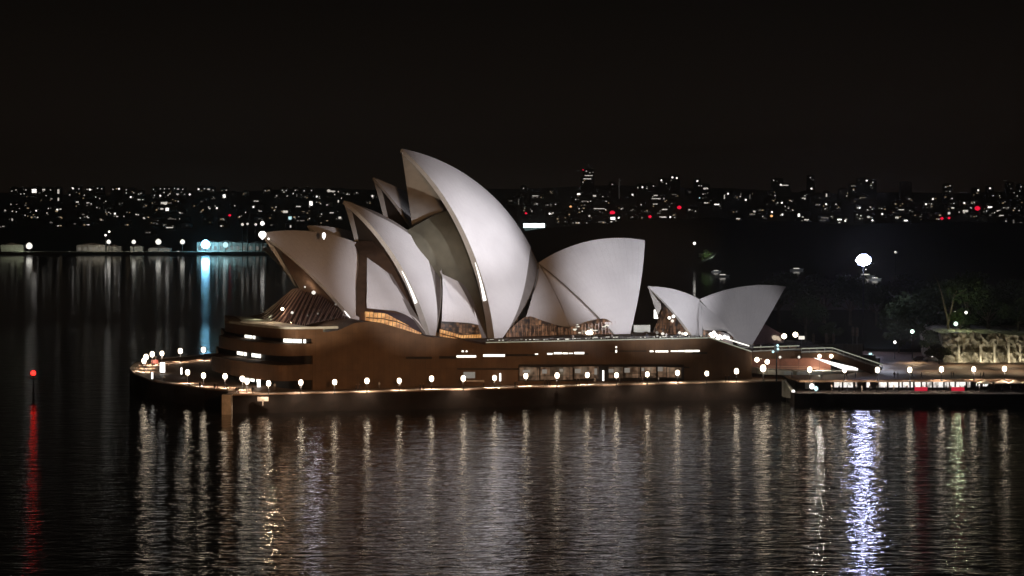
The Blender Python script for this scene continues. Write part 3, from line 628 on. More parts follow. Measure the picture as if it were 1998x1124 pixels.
# warm lamps inside the mouths
point('uplight_in_large_mouth', A.at(815, 520, 2), 5500, (1, .78, .5)); point('uplight_in_middle_mouth', A.at(690, 560, 2) - A.U * 2, 6000, (1, .78, .5))
point('uplight_in_north_mouth', A.at(560, 600, 0) - A.U * 4, 1200, (1, .7, .45))
# ------------------------------------------------------------------ lamps
def make_lamp(h=2.0, r=.53, hh=1.35, m='lamp'):
    root = empty('promenade_lamp', (0, 0, 0))
    MB().lathe((0, 0, 0), [(.28, -.1), (.28, .08), (.09, .16), (.07, h)], 8).build('post', M['black'], root)
    MB().lathe((0, 0, h), [(.10, 0), (r * .75, .12), (r, hh * .4), (r * .95, hh * .7), (r * .5, hh * .96), (.05, hh)], 12).build('globe', M[m], root, True)
    dl = bpy.data.lights.new('downlight', 'SPOT'); dl.energy = 4200; dl.spot_size = R_(150); dl.spot_blend = .7; dl.color = (1, .80, .60); dl.shadow_soft_size = .25
    do = bpy.data.objects.new('downlight', dl); COL.objects.link(do); do.parent = root; do.location = (0, 0, h - .08)
    MB().lathe((0, 0, h + hh), [(r * .55, -.06), (r * .3, .05), (.03, .12)], 10).build('cap', M['black'], root, True)
    return root
def copy_tree(o, parent=None):
    c = o.copy(); COL.objects.link(c)
    if parent is not None: c.parent = parent
    for ch in [q for q in bpy.data.objects if q.parent == o]: copy_tree(ch, c)
    return c
protos = {}
def place(proto, loc, label, cat, group=None, rz=0, sc=1.0):
    o = proto if not proto.get('placed') else copy_tree(proto)
    proto['placed'] = 1
    o.location = tuple(float(c) for c in loc); o.rotation_euler = (0, 0, rz); o.scale = (sc * rng.uniform(.93, 1.07),) * 3 if 'lamp' in cat else (sc,) * 3
    if 'placed' in o and o is not proto: del o['placed']
    return tag(o, label, cat, group)
lamp0 = make_lamp()
GL = 'globe lamps along the promenade'
west = [(587, 746), (653, 745), (716, 743), (779, 741), (842, 739), (904, 739), (965, 736), (1026, 733), (1087, 733), (1146, 731), (1203, 731), (1263, 729), (1322, 727), (1379, 727), (1437, 725)]
onames = ['first', 'second', 'third', 'fourth', 'fifth', 'sixth', 'seventh', 'eighth', 'ninth', 'tenth', 'eleventh', 'twelfth', 'thirteenth', 'fourteenth', 'fifteenth', 'sixteenth', 'seventeenth', 'eighteenth', 'nineteenth', 'twentieth', 'twenty-first', 'twenty-second']
for i, (px, py) in enumerate(west):
    p = PZ(px, py, ZB + 2.7); place(lamp0, (p[0], p[1], ZB), 'glowing globe lamp, %s from the left in the straight row below the podium wall' % onames[i], 'lamp', GL)
nl = [(366, 727), (397, 733), (439, 735), (473, 739), (482, 744), (524, 748)]
for i, (px, py) in enumerate(nl):
    p = PZ(px, py, ZB + 2.7); place(lamp0, (p[0], p[1], ZB), 'glowing globe lamp, %s from the left along the near edge of the north point' % onames[i], 'lamp', GL)
fl = [(281, 706), (285, 700), (297, 694), (316, 691), (352, 688), (397, 685), (440, 682), (453, 690)]
for i, (px, py) in enumerate(fl):
    p = PZ(px, py, ZB + 2.7); place(lamp0, (p[0], p[1], ZB), 'glowing globe lamp, %s from the left round the far edge of the north point' % onames[i], 'lamp', GL, sc=1.12)
rl = [(1489, 724), (1580, 722), (1648, 722), (1712, 722), (1775, 722), (1837, 721), (1900, 720), (1960, 720)]
ZF = 5.6
for i, (px, py) in enumerate(rl):
    p = PZ(px, py, ZF + 2.7); place(lamp0, (p[0], p[1], ZF), 'glowing globe lamp, %s from the left along the forecourt edge' % onames[i], 'lamp', GL, sc=1.3 if i == 0 else 1)
# ------------------------------------------------------------------ forecourt, steps, lower concourse (right)
fx0 = SE[0]
fe = [(fx0 + .5, SE[1] - 1.5)] + [xy(a, b, ZF) for a, b in ((1560, 741.5), (1700, 741.5), (1850, 741), (2100, 741))]
fpoly = fe + [(200, 900), (60, 900), (fx0 + .5, 760)]
tag(MB().prism(fpoly, ZF - .55, ZF).build('forecourt_ground', M['paving']), kind='structure')
tag(MB().prism([(a, b + 9) for a, b in fe] + [(200, 900), (60, 900), (fx0 + .5, 762)], -3, ZF - .56).build('forecourt_base', M['granite_dark']), kind='structure')
lc = [xy(1550, 768, 2.8), xy(1600, 769, 2.8), xy(1800, 769.5, 2.8), xy(2100, 770, 2.8)]
tag(MB().prism(lc + [(fe[-1][0], fe[-1][1] + 9.5), (lc[0][0], fe[1][1] + 9.5)], -3, 2.8).build('lower_concourse_ground', M['quay']), kind='structure')
k = MB(); edge_strip(lc, 0, .8, 2.804, k, .1); tag(k.build('quay_kerb', M['quay']), 'dark kerb along the lower concourse at the water', 'kerb')
# concourse bar frontage
bar = empty('waterside_bar', (lc[1][0], fe[1][1] + 8, 2.8), 'long brightly lit bar frontage under the forecourt edge', 'bar')
for a, b in ((1628, 1646), (1647, 1667), (1669, 1672), (1691, 1697), (1715, 1733), (1734, 1759), (1762, 1781), (1785, 1806), (1809, 1830), (1831, 1851), (1854, 1872), (1873, 1893), (1905, 1912), (1918, 1930)):
    Yb = 669.5; p = P(a, 750, Yb); q = P(b, 750, Yb); MB().box(((p[0] + q[0]) / 2, Yb, 4.15), (q[0] - p[0], .3, 1.35 if a < 1900 else .8)).build('bar_window', M['bar'], bar)
for px in list(range(1600, 1998, 22)): p = P(px, 750, 668.6); MB().box((p[0], p[1] + .2, 3.9), (.35, .4, 2.3)).build('column', M['granite_dark'], bar)
p = P(1584, 752, 664.5); MB().lathe((p[0], p[1], 3.4), [(.2, 0), (.55, .3), (.6, .9), (.3, 1.3)], 10).build('bar_lamp', M['win_b'], bar)
p = P(1611, 756, 664.5); MB().lathe((p[0] - 2.4, p[1], 2.9), [(.2, 0), (.5, .4), (.5, .8), (.2, 1.2)], 10).build('bar_lamp', M['win_c'], bar)
for i, (px, lab) in enumerate(((1796, 'flat glowing red canopy light below the bar, left of two'), (1868, 'flat glowing red canopy light below the bar, right of two'))):
    p = P(px, 760, 660); r_ = empty('red_canopy', (p[0], p[1], 2.8), lab, 'canopy', 'red canopies by the water')
    MB().prism([(p[0] - 1.6, p[1] - .8), (p[0] + 1.6, p[1] - .8), (p[0] + 1.3, p[1] + .8), (p[0] - 1.3, p[1] + .8)], 3.25, 4.15).build('canopy', emit('red_canopy_glow', (.95, .03, .07), .62), r_)
    MB().tube([(p[0], p[1], 2.8), (p[0], p[1], 3.3)], .06).build('post', M['black'], r_)
# grey kiosk, stair down
p = xy(1582, 760, 2.8); ks = empty('ticket_kiosk', (p[0], p[1] + 2, 2.8), 'small grey kiosk on the lower concourse left of the bar', 'kiosk')
MB().box((p[0], p[1] + 2, 3.8), (2.3, 1.6, 1.9)).build('body', M['white'], ks); MB().box((p[0], p[1] + 2, 4.82), (2.6, 1.9, .12)).build('roof', M['steel'], ks)
a = P(1530, 744, 671); b = P(1551, 768, 664); st = empty('waterside_stair', (b[0], b[1], 2.8), 'short lit stone stair dropping from the promenade corner to the lower concourse', 'stairs')
k = MB()
for i in range(10):
    q = lerp(a, b, i / 10); k.box((q[0], q[1] + 1, (q[2] + 1.0) / 2), (.55, 4.5, q[2] - 1.0))
k.build('steps', M['pale'], st); k = MB(); k.ribbon([a + (0, -1.4, .1), b + (0, -1.4, .1)], [a + (0, -1.4, .7), b + (0, -1.4, .7)], (0, .25, 0)); k.build('balustrade', M['pale'], st)
p = b; MB().lathe((p[0] - .6, p[1] - 1.8, p[2] + .2), [(.1, 0), (.42, .3), (.3, .8)], 8).build('stair_light', M['win_b'], st)
# pale curved plinth wall and ground in front of the steps
pw = [xy(a, b, ZF) for a, b in ((1476, 734), (1500, 737), (1540, 738.5), (1600, 738), (1660, 736), (1706, 732))]
k = MB(); edge_strip([(x_, y_) for x_, y_ in pw], -.0, 16, ZF + .004, k, .05)
k = MB(); rr = [np.array([q[0], q[1] + 14, ZF]) for q in pw]; k.ribbon(rr, [q + (0, 0, 1.5 - 1.1 * i / 5) for i, q in enumerate(rr)], (0, 6, 0)); tag(k.build('plinth_wall', M['pale']), 'low curved pale plinth in front of the grand steps', 'plinth')
# the grand steps
gs = empty('grand_steps', (80, 700, ZF), 'broad granite steps rising from the forecourt to the podium, seen from the side', 'steps')
def YS(px): return 690.
s_top = [P(1467, 688, 688), P(1562, 683, 696), P(1564, 690, 690), P(1624, 689, 690), P(1724, 722, 690)]
# podium south end body
p1, p2 = P(1467, 690, 692), P(1564, 684, 692)
MB().prism([(p1[0] - 3, p1[1]), (p2[0], p1[1]), (p2[0] + 2, p1[1] + 60), (p1[0] - 3, p1[1] + 60)], 9.4, 11.4).build('upper_deck', M['granite'], gs)
MB().prism([(p1[0] - 3, p1[1] + 4), (p2[0] + 8, p1[1] + 4), (p2[0] + 8, p1[1] + 55), (p1[0] - 3, p1[1] + 55)], ZF, 9.39).build('under_deck_wall', mat('red_granite', (.30, .12, .07), .6, .3, .5), gs)
k = MB(); k.ribbon([P(1469, 686.5, 691.8), P(1563, 681.5, 691.8)], [P(1469, 684.5, 691.8), P(1563, 679.5, 691.8)], (0, .3, 0)); k.build('parapet', M['pale'], gs)
k = MB(); k.ribbon([P(1470, 678.5, 692.8), P(1560, 675.5, 692.8)], [P(1470, 677, 692.8), P(1560, 674, 692.8)], (0, .1, 0)); k.build('light_strip', M['rail'], gs)
# stair wedge
Yw = 690.; A_ = P(1564, 689.5, Yw); B_ = P(1624, 688, Yw); D_ = P(1722, 721, Yw); th = 1.1
pts = [(A_[0], A_[2]), (B_[0], B_[2]), (D_[0], D_[2])]; low = [(D_[0] - 3, ZF), (B_[0], B_[2] - th - .3), (A_[0], A_[2] - th)]
full = pts + low; v = [(x_, Yw, z_) for x_, z_ in full] + [(x_, Yw + 60, z_) for x_, z_ in full]; n = len(full)
obj('flight', v, [tuple(range(n)), tuple(range(2 * n - 1, n - 1, -1))] + [(i, (i + 1) % n, (i + 1) % n + n, i + n) for i in range(n)], M['granite'], gs)
k = MB(); n_ = 30
for i in range(n_):
    q = lerp(B_, D_, (i + .5) / n_); k.box((q[0], Yw + 30.5, q[2] - .02), (abs(D_[0] - B_[0]) / n_ * .98, 58, .16))
k.build('treads', M['granite'], gs)
for dz, m_, nm in ((.25, 'pale', 'balustrade'), (1.15, 'rail', 'light_strip')):
    k = MB(); h_ = .28 if nm == 'balustrade' else .2
    k.ribbon([A_ + (0, -.2, dz), B_ + (0, -.2, dz), D_ + (0, -.2, dz)], [A_ + (0, -.2, dz + h_), B_ + (0, -.2, dz + h_), D_ + (0, -.2, dz + h_)], (0, .18, 0)); k.build(nm, M[m_], gs)
for i in range(14): q = lerp(A_, B_, i / 4) if i < 4 else lerp(B_, D_, (i - 4) / 9); MB().box((q[0], Yw - .1, q[2] + .6), (.12, .12, 1.1)).build('baluster', M['pale'], gs)
# the lit carriage way under the steps: white light on a sloping floor, put in as a glowing sheet
a, b = P(1590, 698.5, 694.5), P(1672, 722, 694.5); c, d = P(1612, 707, 694.5), P(1655, 727, 694.5)
k = MB(); k.ribbon([P(1588, 698, 694.3), P(1612, 703, 694.3), P(1640, 710, 694.3), P(1674, 718, 694.3)], [P(1590, 699.5, 694.3), P(1618, 711, 694.3), P(1645, 721, 694.3), P(1674, 723, 694.3)], (0, .3, 0)); k.build('lit_floor_glow', emit('lit_floor_glow', (1, .97, .93), 1.8), gs)
k = MB()
for i in range(4):
    k.ribbon([P(1478 + i * 6, 713 + i * 4, 695.0 - i * .3), P(1600 + i * 12, 716 + i * 3.2, 695.0 - i * .3)], [P(1478 + i * 6, 714.6 + i * 4, 695.0 - i * .3), P(1600 + i * 12, 717.6 + i * 3.2, 695.0 - i * .3)], (0, .1, 0))
k.build('stair_nosing', mat('pale_granite', (.5, .3, .2), .6, .2, 1), gs)  # nosing strips in a paler granite
SL = 'small round lamps about the grand steps'
for i, (px, py, Y, r, lab) in enumerate(((1477, 702, 686, .62, 'lower left lamp of three by the podium corner'), (1485, 697, 693, .45, 'small upper lamp of three by the podium corner'), (1497, 706, 686, .62, 'right lamp of three by the podium corner'), (1522, 697, 690, .35, 'dim lamp under the deck, right of the black mast'), (1559, 697, 690, .35, 'dim lamp under the far end of the deck'), (1599, 695, 689, .5, 'lamp under the steps above the lit floor, left of two'), (1622, 695, 689, .5, 'lamp under the steps above the lit floor, right of two'))):
    p = P(px, py, Y); o = empty('bulkhead_lamp', p, lab, 'lamp', SL)
    MB().lathe((p[0], p[1], p[2] - r), [(.1, 0), (r * .8, r * .4), (r, r), (r * .8, r * 1.6), (.1, r * 2)], 10).build('bulb', M['lamp' if r > .4 else 'win_w'], o, True)
    MB().tube([(p[0], p[1] + .2, max(ZF, p[2] - r - 3.2)), (p[0], p[1] + .2, p[2] - r + .1)], .05).build('stem', M['black'], o)
point('carriageway_light', P(1600, 715, 692), 900, (1, .9, .8))
# tall black mast with lights
p = P(1515, 745, 676); ms = empty('light_mast', (p[0], p[1], ZB), 'tall black mast with a cluster of cool lights, at the promenade corner', 'mast')
MB().tube([(p[0], p[1], ZB), (p[0], p[1], 14.2)], [.22, .12], 8).build('pole', M['black'], ms)
MB().box((p[0], p[1], 12.9), (1.1, .6, 1.9)).build('head', M['steel'], ms)
for dx, dz in ((-.9, -.9), (.25, .7), (.35, -.2)): MB().lathe((p[0] + dx, p[1] - .45, 12.7 + dz), [(.1, 0), (.3, .2), (.3, .4), (.1, .6)], 8).build('lamp', M['win_c'], ms)
# illuminated info pylons along the promenade
for i, (px, py, hh, lab) in enumerate(((505, 748, 3.0, 'tall glowing white pillar on the promenade left of the straight lamp row'), (976, 736, 1.9, 'narrow glowing pillar beside the seventh lamp of the straight row'), (1177, 733, 2.6, 'narrow glowing pillar between the shopfronts'), (354, 724, 1.7, 'narrow glowing pillar left of the near north lamps'), (317, 717, 2.6, 'wide glowing white panel on the north point'), (297, 733, 1.6, 'short glowing pillar at the tip of the north point'))):
    p = PZ(px, 755 if px > 500 else py + 12, ZB); 
    if px > 900: p = np.array([*on_wall(px, -1.2), ZB])
    o = empty('light_pillar', (p[0], p[1], ZB), lab, 'light pillar', 'glowing pillars on the promenade'); z_ = CAM_Z - (py - Y_HOR) * p[1] / F_PX; w_ = {317: 1.3, 505: .8}.get(px, .4)
    MB().box((p[0], p[1], z_), (w_, .4, hh)).build('panel', M['win_b'], o); MB().box((p[0], p[1], (ZB + z_ - hh / 2) / 2), (w_ * .5, .3, z_ - hh / 2 - ZB)).build('foot', M['black'], o)
# red cart on the point
p = PZ(302, 712, ZB); o = empty('red_cart', (p[0], p[1], ZB), 'small red lit cart on the north point between the lamps', 'cart')
MB().box((p[0], p[1], ZB + .9), (1.8, 1, 1.0)).build('body', emit('red_cart_glow', (.9, .10, .05), .8), o); MB().box((p[0] + .3, p[1], ZB + 1.9), (.2, .2, 1.0)).build('mast', M['kerb'], o)
for dx in (-.6, .6): MB().tube([(p[0] + dx, p[1] - .55, ZB + .25), (p[0] + dx, p[1] - .4, ZB + .25)], .25, 10).build('wheel', M['black'], o)
# ------------------------------------------------------------------ terrace: seat lights, people handled below
tl = empty('terrace_lights', (*on_wall(1150, 1), 15), 'broken row of tiny lights along the terrace railing', 'light row')
nl_ = 0
xpx = 952.
while xpx < 1380 and nl_ < 80:
    wd = rng.choice([2, 2.5, 3, 4, 6, 9]); a = wall_pt(xpx, 0, .8); py = 668 - (xpx - 948) / 434 * 9.2 - rng.uniform(2.6, 5.0)
    p = wall_pt(xpx, py, .8); MB().box(p, (wd * .12, .1, rng.uniform(.14, .3)), math.atan2(qd[1], qd[0])).build('seat_light', M['dash' if rng.random() < .6 else 'win_d'], tl); nl_ += 1
    xpx += wd + rng.uniform(1.5, 6)
# railing
k = MB(); a, b = wall_pt(950, 663.4, .2), wall_pt(1382, 654.2, .2); k.tube([a, b], .05, 4)
for i in range(90): q = lerp(a, b, i / 89); k.box((q[0], q[1], q[2] - .5), (.06, .06, 1.0))
rl_ = k.build('railing', M['steel'], podium)
# ------------------------------------------------------------------ people
def person_mesh(name, pose, top, legs):
    me = bpy.data.meshes.new(name); s = 1.0
    if pose == 'walk': ft = ((-.02, -.30, .05), (.03, .28, .08)); kn = ((-.08, -.10, .48), (.09, .17, .50)); ha = ((-.27, .22, .92), (.27, -.20, .95)); el = ((-.25, .03, 1.13), (.25, -.05, 1.13))
    elif pose == 'lean': ft = ((-.12, .05, .05), (.12, .0, .05)); kn = ((-.11, .03, .48), (.11, .02, .48)); ha = ((-.14, -.42, 1.08), (.14, -.42, 1.08)); el = ((-.25, -.22, 1.10), (.25, -.22, 1.10))
    else: ft = ((-.12, .0, .05), (.13, .02, .05)); kn = ((-.11, .0, .48), (.11, .0, .48)); ha = ((-.26, -.06, .84), (.24, -.10, .86)); el = ((-.26, .03, 1.10), (.26, .02, 1.10))
    ly = -.12 if pose == 'lean' else 0
    V_ = [(0, 0, .93), (0, ly * .4, 1.15), (0, ly, 1.38), (0, ly * 1.1, 1.49), (0, ly * 1.2 - .01, 1.60), (0, ly * 1.2, 1.72)]; Rr = [.16, .15, .17, .06, .095, .07]; E_ = [(0, 1), (1, 2), (2, 3), (3, 4), (4, 5)]
    for sgn, i in ((-1, 0), (1, 1)):
        b = len(V_); V_ += [(sgn * .1, 0, .86), kn[i], ft[i], (ft[i][0], ft[i][1] - .15, .04)]; Rr += [.095, .065, .045, .04]; E_ += [(0, b), (b, b + 1), (b + 1, b + 2), (b + 2, b + 3)]
        b = len(V_); V_ += [(sgn * .19, ly, 1.38), el[i], ha[i], tuple(np.array(ha[i]) + np.array([0, -.03, -.09]))]; Rr += [.065, .045, .035, .028]; E_ += [(2, b), (b, b + 1), (b + 1, b + 2), (b + 2, b + 3)]
    me.from_pydata(V_, E_, []); me.update(); o = bpy.data.objects.new(name, me); COL.objects.link(o)
    sk = o.modifiers.new('skin', 'SKIN'); sb = o.modifiers.new('sub', 'SUBSURF'); sb.levels = 1; sb.render_levels = 1
    for i, d in enumerate(me.skin_vertices[0].data): d.radius = (Rr[i], Rr[i] * (.75 if i < 3 else 1))
    me.skin_vertices[0].data[0].use_root = True
    dg = bpy.context.evaluated_depsgraph_get(); m2 = bpy.data.meshes.new_from_object(o.evaluated_get(dg)); bpy.data.objects.remove(o)
    sk_m = mat('skin', (.45, .28, .2), .6, .1, 5); tm = mat('top_cloth', top, .8, .1, 8); lm = mat('trouser_cloth', legs, .8, .1, 8); hm = mat('hair', (.03, .02, .015), .8, .1, 5)
    m2.materials.clear()
    for q in (tm, lm, sk_m, hm): m2.materials.append(q)
    for p in m2.polygons:
        z = p.center.z; x = abs(p.center.x)
        p.material_index = 3 if z > 1.68 or (z > 1.55 and p.center.y > ly * 1.2 + .03) else 2 if z > 1.47 or (x > .2 and z < .96) else 0 if z > .93 else 1; p.use_smooth = True
    return m2
pm = {('stand', 'dark'): person_mesh('person', 'stand', (.04, .04, .05), (.02, .02, .03)), ('walk', 'dark'): person_mesh('person', 'walk', (.05, .03, .03), (.03, .03, .04)), ('lean', 'dark'): person_mesh('person', 'lean', (.03, .03, .03), (.02, .02, .02)), ('walk', 'pale'): person_mesh('person', 'walk', (.6, .55, .5), (.05, .05, .08)), ('stand', 'pale'): person_mesh('person', 'stand', (.65, .6, .58), (.25, .22, .2))}
def person(pose, tone, loc, rz, label, group):
    if (pose, tone) not in pm: pose = 'stand'
    if True: pass
    o = bpy.data.objects.new('person', pm[(pose, tone)]); COL.objects.link(o); o.location = tuple(float(c) for c in loc); o.rotation_euler = (0, 0, rz); return tag(o, label, 'person', group)
PG = 'people on the promenade'
pp = [(695, 759, 'walk', 'dark', 'person in dark clothes at the quay edge between the second and third lamps'), (701, 759, 'walk', 'dark', 'person walking close behind another between the second and third lamps'), (820, 758, 'stand', 'dark', 'person in dark clothes left of the fifth lamp of the straight row'), (826, 758, 'walk', 'dark', 'person walking right beside the fifth lamp of the straight row'), (944, 755, 'walk', 'dark', 'person in dark clothes left of the seventh lamp of the straight row'), (1005, 753, 'stand', 'dark', 'person standing between the seventh and eighth lamps'), (1010, 753, 'stand', 'dark', 'person in a pair, right one, between the seventh and eighth lamps'), (1063, 751, 'walk', 'dark', 'left person of the group between the eighth and ninth lamps'), (1068, 751, 'stand', 'dark', 'middle person of the group between the eighth and ninth lamps'), (1073, 751, 'walk', 'dark', 'right person of the group between the eighth and ninth lamps'), (1125, 749, 'stand', 'dark', 'left person of the pair left of the tenth lamp'), (1131, 749, 'stand', 'dark', 'right person of the pair left of the tenth lamp'), (1161, 747, 'stand', 'pale', 'person in pale clothes right of the tenth lamp'), (1209, 746, 'walk', 'dark', 'person in dark clothes below the eleventh lamp'), (1243, 745, 'walk', 'dark', 'left person of the trio left of the twelfth lamp'), (1249, 745, 'walk', 'dark', 'middle person of the trio left of the twelfth lamp'), (1254, 745, 'stand', 'dark', 'right person of the trio left of the twelfth lamp'), (1285, 744, 'stand', 'pale', 'person in pale clothes between the twelfth and thirteenth lamps'), (1416, 741, 'walk', 'dark', 'left person of the pair before the last straight row lamp'), (1422, 741, 'stand', 'dark', 'right person of the pair before the last straight row lamp'), (369, 752, 'stand', 'dark', 'person at the quay edge below the leftmost near lamp of the north point'), (390, 752, 'stand', 'dark', 'person at the quay edge below the second near lamp of the north point'), (419, 756, 'walk', 'dark', 'left person of a walking pair near the stone buttress'), (424, 756, 'walk', 'dark', 'right person of a walking pair near the stone buttress'), (443, 759, 'stand', 'dark', 'person standing at the head of the stone buttress'), (461, 765, 'walk', 'dark', 'person striding just right of the stone buttress'), (466, 765, 'lean', 'dark', 'person leaning forward right of the stone buttress'), (493, 764, 'stand', 'dark', 'person standing alone left of the tall glowing pillar'), (740, 754, 'stand', 'pale', 'person in pale clothes right of the third lamp of the straight row'), (536, 757, 'stand', 'pale', 'person in pale clothes right of the lamp before the straight row'), (300, 739, 'stand', 'dark', 'person at the near edge of the north tip'), (320, 740, 'walk', 'pale', 'person in pale clothes by the wide glowing panel')]
for px, py, ps, tn, lab in pp:
    p = PZ(px, py + 4, ZB + .15); person(ps, tn, (p[0], p[1], ZB + (.15 if px > 440 else 0)), rng.uniform(0, 6.28), lab, PG)
for i, (px, tn, lab) in enumerate(((1545, 'dark', 'person standing on the forecourt left of the second forecourt lamp'), (1652, 'dark', 'person on the forecourt right of the third forecourt lamp'), (1669, 'dark', 'person walking between the third and fourth forecourt lamps'), (1745, 'dark', 'left person of a pair between the fourth and fifth forecourt lamps'), (1752, 'dark', 'right person of a pair between the fourth and fifth forecourt lamps'), (1798, 'dark', 'person in dark clothes right of the fifth forecourt lamp'), (1856, 'dark', 'left person of a pair right of the sixth forecourt lamp'), (1860, 'dark', 'right person of a pair right of the sixth forecourt lamp'), (1913, 'dark', 'left person of a pair right of the seventh forecourt lamp'), (1919, 'dark', 'right person of a pair right of the seventh forecourt lamp'), (1603, 'pale', 'person in pale clothes between the second and third forecourt lamps'), (1780, 'pale', 'person in pale clothes below the fifth forecourt lamp'))):
    p = PZ(px, 738, ZF); person('walk' if i % 2 else 'stand', tn, (p[0], p[1], ZF), rng.uniform(0, 6), lab, 'people on the forecourt')
tn_ = ['person on the terrace %s' % s for s in ('left of the big lobby lamp', 'just right of the big lobby lamp', 'below the largest south shell, left one', 'below the largest south shell, right one', 'between the south shell and the small shells', 'left of the small shells, near the railing', 'under the mouth of the left small shell', 'at the foot of the left small shell', 'at the corner where the parapet starts to slope')]
for i, px in enumerate((1118, 1162, 1186, 1194, 1232, 1262, 1300, 1322, 1378)):
    p = wall_pt(px, 0, 2.0); z_ = wt[4][2] + (0 if px < 1200 else .0); person('stand' if i % 2 else 'lean', 'pale' if i % 3 == 0 else 'dark', (p[0], p[1], 15.0), rng.uniform(0, 6), tn_[i], 'people on the terrace')
for i, px in enumerate((1470, 1484, 1501, 1513, 1538, 1556)):
    p = P(px, 680, 694); person('stand', 'pale' if i in (1, 3) else 'dark', (p[0], p[1], 11.4), rng.uniform(0, 6), 'person on the upper deck right of the small shells, %s from the left' % onames[i], 'people on the upper deck')
# umbrellas at the far right and benches
def make_umbrella():
    r = empty('market_umbrella', (0, 0, 0)); MB().tube([(0, 0, 0), (0, 0, 2.5)], .05).build('pole', M['black'], r)
    k = MB(); n = 8; v = [(0, 0, 2.95)] + [(1.9 * math.cos(2 * math.pi * i / n), 1.9 * math.sin(2 * math.pi * i / n), 2.15) for i in range(n)] + [(1.9 * math.cos(2 * math.pi * i / n), 1.9 * math.sin(2 * math.pi * i / n), 1.95) for i in range(n)]
    k.add(v, [(0, i + 1, (i + 1) % n + 1) for i in range(n)] + [(i + 1, i + 1 + n, (i + 1) % n + 1 + n, (i + 1) % n + 1) for i in range(n)]); k.build('canopy', M['canvas'], r); return r
um = make_umbrella()
for i, (px, lab) in enumerate(((1921, 'first of four beige umbrellas over the concourse, from the left'), (1955, 'second of four beige umbrellas over the concourse, from the left'), (1981, 'third of four beige umbrellas over the concourse, from the left'), (2004, 'rightmost of four beige umbrellas, cut by the picture edge'))):
    p = P(px, 746, 664.5); place(um, (p[0], p[1], 2.8), lab, 'umbrella', 'umbrellas at the waterside bar')
for i, (px, py, z, lab) in enumerate(((662, 757, ZB, 'stone bench right of the second lamp of the straight row'), (1090, 748, ZB, 'bench below the ninth lamp of the straight row'), (1225, 744, ZB, 'bench between the eleventh and twelfth lamps'))):
    p = PZ(px, py, z); o = empty('bench', (p[0], p[1] + 1.5, z), lab, 'bench', 'benches on the promenade')
    MB().box((p[0], p[1] + 1.5, z + .45), (2.6, .6, .12)).build('seat', M['kerb'], o)
    for dx in (-1, 1): MB().box((p[0] + dx, p[1] + 1.5, z + .2), (.2, .5, .38)).build('leg', M['kerb'], o)
# concourse drinkers: tiny figures before the bar
for i in range(26):
    px = 1625 + i * 14.5 + rng.uniform(-4, 4); p = P(px, 760, rng.uniform(661, 666)); person('stand' if i % 3 else 'lean', 'dark' if i % 4 else 'pale', (p[0], p[1], 2.8), rng.uniform(0, 6), 'small figure standing in the crowd before the lit bar frontage', 'crowd before the waterside bar')
# umbrella zone tables
# ------------------------------------------------------------------ cliff, hoarding, truck, van
k = []; cxs = np.linspace(1842, 2120, 60); rows = 12; v = []; f = []
Yc = 742.
for i, px in enumerate(cxs):
    ytop = np.interp(px, [1842, 1850, 1870, 1900, 1960, 1998, 2120], [654, 651, 650, 650.5, 652, 656, 652]); zt = CAM_Z - (ytop - Y_HOR) * Yc / F_PX
    for j in range(rows):
        t = j / (rows - 1); dy = 1.6 * math.sin(px * .11) + .8 * math.sin(px * .37 + j) + rng.uniform(-1.1, 1.1) + (1.6 if j in (5, 6) else 0) - (0 if t > .5 else .7) + t * 3.0
        v.append(((px - CX) / F_PX * Yc + rng.uniform(-.1, .1), Yc + dy, ZF - .3 + (zt - ZF + .3) * t + (rng.uniform(-.2, .2) if j == rows - 1 else 0)))
for i in range(len(cxs) - 1):
    for j in range(rows - 1): f.append((i * rows + j, (i + 1) * rows + j, (i + 1) * rows + j + 1, i * rows + j + 1))
nb = len(v)
for i in range(len(cxs)): q = v[i * rows + rows - 1]; v.append((q[0], q[1] + 40, q[2] + 1))
for i in range(len(cxs) - 1): f.append((i * rows + rows - 1, (i + 1) * rows + rows - 1, nb + i + 1, nb + i))
q = v[0]; v += [(q[0], q[1] + 40, ZF - .3)]; f.append(tuple([j for j in range(rows)][::-1]) + (len(v) - 1, nb))
cl = obj('cliff_face', v, f, M['cliff']); tag(cl, 'floodlit sandstone cliff behind the forecourt at the right edge', 'cliff')
k = MB()
for px in (1871, 1913, 1940, 1968, 1990): p = P(px, 690, Yc - 1.6); k.box((p[0], p[1], 8.2), (.5, .8, 5.4 + rng.uniform(-1.5, .5)))
k.build('buttresses', M['cliff'], cl)
